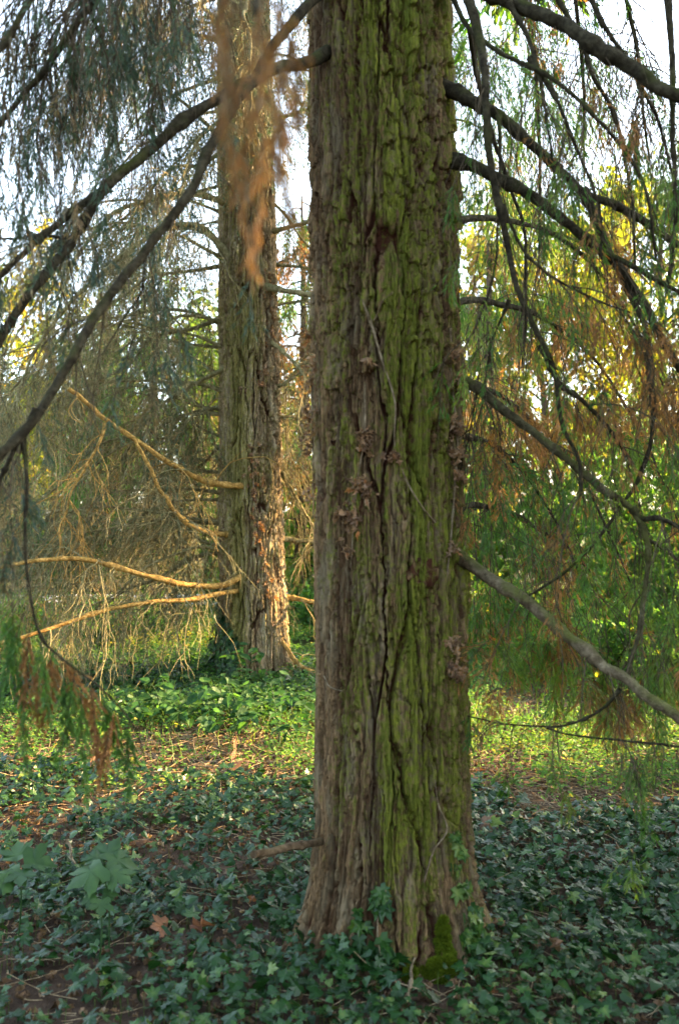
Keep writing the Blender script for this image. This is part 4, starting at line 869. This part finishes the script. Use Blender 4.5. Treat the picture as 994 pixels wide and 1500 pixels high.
# ------------------------------------------------------------------ things growing on the near trunk
def stick_on(pts, out=.012):
    """pixel way over the near trunk, laid on its bark"""
    res = []
    for px, py in pts:
        q, n = surf1(*bark_at(px, py), out); res.append(q)
    return np.array(res)
def vine(pts, rad, label, leaves, cat='dead vine', name='dead_vine', mat=DRYM, shape=CRUMP, size=.03, out=.012, grp='dry vines on the near trunk', tint=None, seed=0):
    r = np.random.default_rng(900 + seed); root = empty(name, (0, 0, 0), label, cat, grp); w = stick_on(pts, out); p = smooth_path(w, 40)
    v, q = tubes(p[None], np.linspace(rad, rad * .6, 40)[None], 6, .08, seed); m = MB(); m.add(v, q=q); m.build('stem', VINEM, root, True)
    m = MB()
    for (px, py, n, sp) in leaves:
        n = int(n * 2.4); px = px + 6 if px < 470 else px - 3 if 650 < px and shape is CRUMP else px; c, nn = surf1(*bark_at(px, py), .014); t = np.array([-nn[1], nn[0], 0])
        o = c + (r.normal(0, sp, (n, 1)) * t + r.normal(0, sp, (n, 1)) * np.array([0, 0, 1.]) + np.abs(r.normal(0, .012, (n, 1))) * nn)
        if px < 476: o = o + np.array([-.022, -.005, 0]) * r.random((n, 1))
        if px > 640 and shape is CRUMP: o = o + np.array([.02, -.005, 0]) * r.random((n, 1))
        ax = unit(r.normal(0, .6, (n, 3)) + np.array([0, 0, -.8]) + .35 * nn); no = r.normal(0, .5, (n, 3)) + nn + [0, 0, .4]
        scatter(m, shape, o, ax, no, size * (.45 + .95 * r.random(n)), r.random(n) if tint is None else np.clip(tint + .15 * r.normal(0, 1, n), 0, 1), r, .45 if shape is CRUMP else .15)
    m.build('leaves', mat, root); return root
vine([(462, 470), (458, 540), (455, 600), (452, 660), (456, 760)], .004, 'dry vine with brown leaves down the left edge of the big trunk', [(460, 500, 6, .02), (459, 560, 7, .02), (462, 600, 7, .02), (456, 650, 8, .02), (462, 625, 5, .02), (455, 720, 5, .02), (468, 535, 4, .015)], seed=1)
vine([(545, 470), (560, 530), (577, 590), (578, 650), (592, 700), (612, 742), (637, 766)], .0045, 'thin pale bare vine curving across the middle of the big trunk', [(576, 665, 6, .012), (545, 525, 4, .01)], seed=2)
vine([(536, 560), (535, 640), (528, 700), (522, 760), (515, 830)], .0035, 'dry vine with clumped leaves at the knot on the big trunk', [(536, 640, 9, .014), (534, 655, 6, .012), (528, 708, 10, .018), (512, 752, 9, .02), (526, 760, 7, .02), (516, 800, 4, .015), (545, 720, 5, .015)], seed=3)
vine([(655, 480), (661, 545), (663, 640), (660, 700), (655, 800), (652, 900), (650, 990)], .005, 'dry vine with brown leaves down the right edge of the big trunk', [(658, 515, 6, .015), (661, 560, 6, .012), (663, 625, 7, .018), (662, 665, 9, .02), (660, 700, 5, .015), (650, 935, 6, .018), (653, 968, 8, .02), (648, 985, 5, .015), (656, 800, 4, .015)], seed=4)
vine([(618, 1290), (632, 1245), (648, 1215), (640, 1180), (632, 1140)], .004, 'pale forked root vine low on the big trunk', [], seed=5)
vine([(480, 990), (490, 1006), (505, 1014), (520, 1012)], .003, 'short curved twig lying on the left side of the trunk', [], seed=6)
vine([(545, 480), (535, 440), (548, 470), (562, 442), (574, 430)], .0025, 'small forked twig high on the big trunk', [], seed=7)
vine([(690, 1400), (676, 1350), (668, 1300), (660, 1250), (655, 1215)], .003, 'living ivy climbing the lower right edge of the big trunk', [(656, 1222, 3, .008), (660, 1240, 3, .01), (663, 1270, 4, .01), (668, 1300, 5, .015), (676, 1330, 6, .02), (684, 1345, 7, .02), (672, 1365, 8, .03), (690, 1375, 9, .03)], 'ivy', 'climbing_ivy', IVYM, IVY, .045, .012, 'live ivy climbing the trunks', .78, 8)
vine([(560, 1400), (555, 1360), (558, 1320), (566, 1300)], .003, 'small ivy sprig on the front foot of the big trunk', [(560, 1306, 5, .012), (556, 1320, 4, .012), (530, 1345, 4, .015), (510, 1380, 6, .03), (545, 1385, 5, .03), (565, 1398, 5, .02)], 'ivy', 'climbing_ivy', IVYM, IVY, .055, .015, 'live ivy climbing the trunks', .55, 9)
# ivy on the second trunk's foot
r = np.random.default_rng(77); root = empty('climbing_ivy', (0, 0, 0), 'ivy climbing the left foot of the sunlit conifer', 'ivy', 'live ivy climbing the trunks')
mv = MB(); ml = MB()
for k in range(5):
    th0 = math.pi + .1 + .28 * k; z = np.linspace(.2, 1.05 - .12 * k, 10)
    w = np.array([surf2(th0 + .1 * math.sin(zz * 5 + k), zz, .012)[0] for zz in z]); v, q = tubes(w[None], np.full((1, 10), .005), 4); mv.add(v, q=q)
for k in range(260):
    th0 = math.pi + .05 + 1.25 * r.random(); zz = .22 + (.95 - .45 * (th0 - math.pi)) * r.random() ** 1.4; c, nn = surf2(th0, zz, .02 + .03 * r.random())
    scatter(ml, IVY, c[None], unit(np.array([[.4 * r.normal(), .3 * r.normal(), -1]]) + .4 * nn), nn[None] + .4 * r.normal(0, 1, (1, 3)) + [0, 0, .4], np.array([.05 + .04 * r.random()]), np.array([np.clip(.4 + .2 * r.normal(), 0, 1)]), r, .1)
mv.build('stems', VINEM, root); ml.build('leaves', IVYM, root)
# dry vine on the second trunk
root = empty('dead_vine', (0, 0, 0), 'dry leafy vine running up the sunlit side of the second trunk', 'dead vine', 'dry vines on the second trunk'); mv = MB(); ml = MB()
w = np.array([surf2(-1.15 + .25 * math.sin(zz * 2.2) + (.3 if zz > 3.2 else 0), zz, .012)[0] for zz in np.linspace(.4, 4.2, 40)]); v, q = tubes(w[None], np.full((1, 40), .006), 4); mv.add(v, q=q)
for k in range(90):
    zz = [3.9, 3.6, 3.1, 2.2, 2.0, 1.6, 1.2][k % 7] + .12 * r.normal(); c, nn = surf2(-1.15 + .25 * math.sin(zz * 2.2) + (.3 if zz > 3.2 else 0) + .1 * r.normal(), zz, .03)
    scatter(ml, CRUMP, c[None], unit(np.array([[.5 * r.normal(), .3 * r.normal(), -1]])), nn[None] + .5 * r.normal(0, 1, (1, 3)), np.array([.045 + .03 * r.random()]), np.array([r.random()]), r, .2)
mv.build('stem', VINEM, root); ml.build('leaves', DRYM, root)
# moss cushions on the front root
def moss(c, s, n, label, seed):
    r = np.random.default_rng(seed); m = MB()
    for (ox, oz, rr) in s:
        d = unit(r.normal(0, 1, (n, 3))); d[:, 1] = -np.abs(d[:, 1]); d[:, 2] += .25; d = unit(d); cc = c + np.array([ox, 0, oz]); p = cc + d * rr * (.8 + .12 * r.random((n, 1))) * [1, .8, .85]
        blades(m, p, unit(d + .5 * r.normal(0, 1, (n, 3))), .009 + .006 * r.random(n), .0035, np.clip(.5 + .3 * d[:, 2] + .2 * r.normal(0, 1, n), 0, 1), r)
        u = np.linspace(0, math.pi, 9); w_ = np.linspace(0, 2 * math.pi, 17)[:-1]; U, W_ = np.meshgrid(u, w_, indexing='ij')
        v = cc + rr * .84 * np.stack([np.sin(U) * np.cos(W_), .8 * np.sin(U) * np.sin(W_), .85 * np.cos(U)], -1); ix = np.arange(9 * 16).reshape(9, 16)
        m.add(v, q=np.stack([ix[:-1], np.roll(ix[:-1], -1, 1), np.roll(ix[1:], -1, 1), ix[1:]], -1), a=.2)
    tag(m.build('moss_cushion', MOSSM), label, 'moss', 'moss on the roots of the near trunk')
def sp(px, py, out):
    best = None
    for th in np.linspace(-math.pi, 0, 61):
        for z in np.linspace(-.1, .4, 41):
            c = surf1(th, z)[0]; v = c - CAM; d = v @ FW; e = math.hypot(497 + FPX * v[0] / d - px, 750 - FPX * (v @ UP) / d - py) + 4 * d
            if best is None or e < best[0]: best = (e, th, z)
    return surf1(best[1], best[2], out)[0]
moss(sp(645, 1425, .015), [(0, 0, .055), (.04, .02, .036), (-.04, -.015, .04), (.02, -.045, .045), (-.02, .04, .034), (.025, .05, .03), (.055, -.02, .026), (-.055, .02, .024)], 1500, 'bright green moss cushion on the front root of the big trunk', 1)
moss(sp(602, 1432, .015), [(0, 0, .032), (.0, .035, .022), (.01, -.03, .03)], 1200, 'smaller moss cushion left of the bright one', 2)
moss(sp(648, 1375, .0), [(.012 * math.sin(q * 2.3) - .0012 * q, -.06 + .011 * q, .026 - .0015 * q + .005 * math.sin(q * 1.7)) for q in range(13)], 420, 'narrow moss streak climbing above the bright cushion', 3)

# ------------------------------------------------------------------ camera, light, sky
cam = bpy.data.cameras.new('camera'); cam.lens = 35.; cam.sensor_width = 36; cam.clip_start = .05; cam.clip_end = 900
cam.dof.use_dof = True; cam.dof.focus_distance = 5.8; cam.dof.aperture_fstop = 2.8
co = bpy.data.objects.new('camera', cam); COL.objects.link(co); co.location = CAM; co.rotation_euler = (math.pi / 2 + PITCH, 0, 0); SC.camera = co
sd = np.array([.90, .36, .36]); sd /= np.linalg.norm(sd)
el = math.asin(sd[2])
sun = bpy.data.lights.new('sun', 'SUN'); sun.energy = 5.0; sun.angle = math.radians(.5); sun.color = (1., .64, .30)
so = bpy.data.objects.new('sun', sun); COL.objects.link(so); so.rotation_euler = Vector(-sd).to_track_quat('-Z', 'Y').to_euler()
w = bpy.data.worlds.new('World'); SC.world = w; w.use_nodes = True; nt = w.node_tree
sky = nt.nodes.new('ShaderNodeTexSky'); sky.sky_type = 'NISHITA'; sky.sun_disc = False; sky.sun_elevation = el; sky.sun_rotation = math.atan2(sd[0], sd[1])
sky.air_density = 1.0; sky.dust_density = 2.5; sky.ozone_density = 1.
bg = nt.nodes['Background']; bg.inputs[1].default_value = .15; wm = nt.nodes.new('ShaderNodeMix'); wm.data_type = 'RGBA'; wm.blend_type = 'MULTIPLY'; wm.inputs[0].default_value = 1; wm.inputs[7].default_value = (1., 1., .98, 1)
hs = nt.nodes.new('ShaderNodeHueSaturation'); hs.inputs['Saturation'].default_value = .72; nt.links.new(sky.outputs[0], hs.inputs['Color']); nt.links.new(hs.outputs[0], wm.inputs[6]); nt.links.new(wm.outputs[2], bg.inputs[0])
SC.view_settings.view_transform = 'Standard'; SC.view_settings.look = 'None'; SC.view_settings.gamma = 1; SC.view_settings.exposure = 3.35
SC.render.engine = 'CYCLES'; c = SC.cycles
c.max_bounces = 6; c.diffuse_bounces = 4; c.glossy_bounces = 2; c.transmission_bounces = 4; c.transparent_max_bounces = 4; c.use_denoising = True; c.denoising_prefilter = 'ACCURATE'; c.sample_clamp_indirect = 6
c.caustics_reflective = False; c.caustics_refractive = False
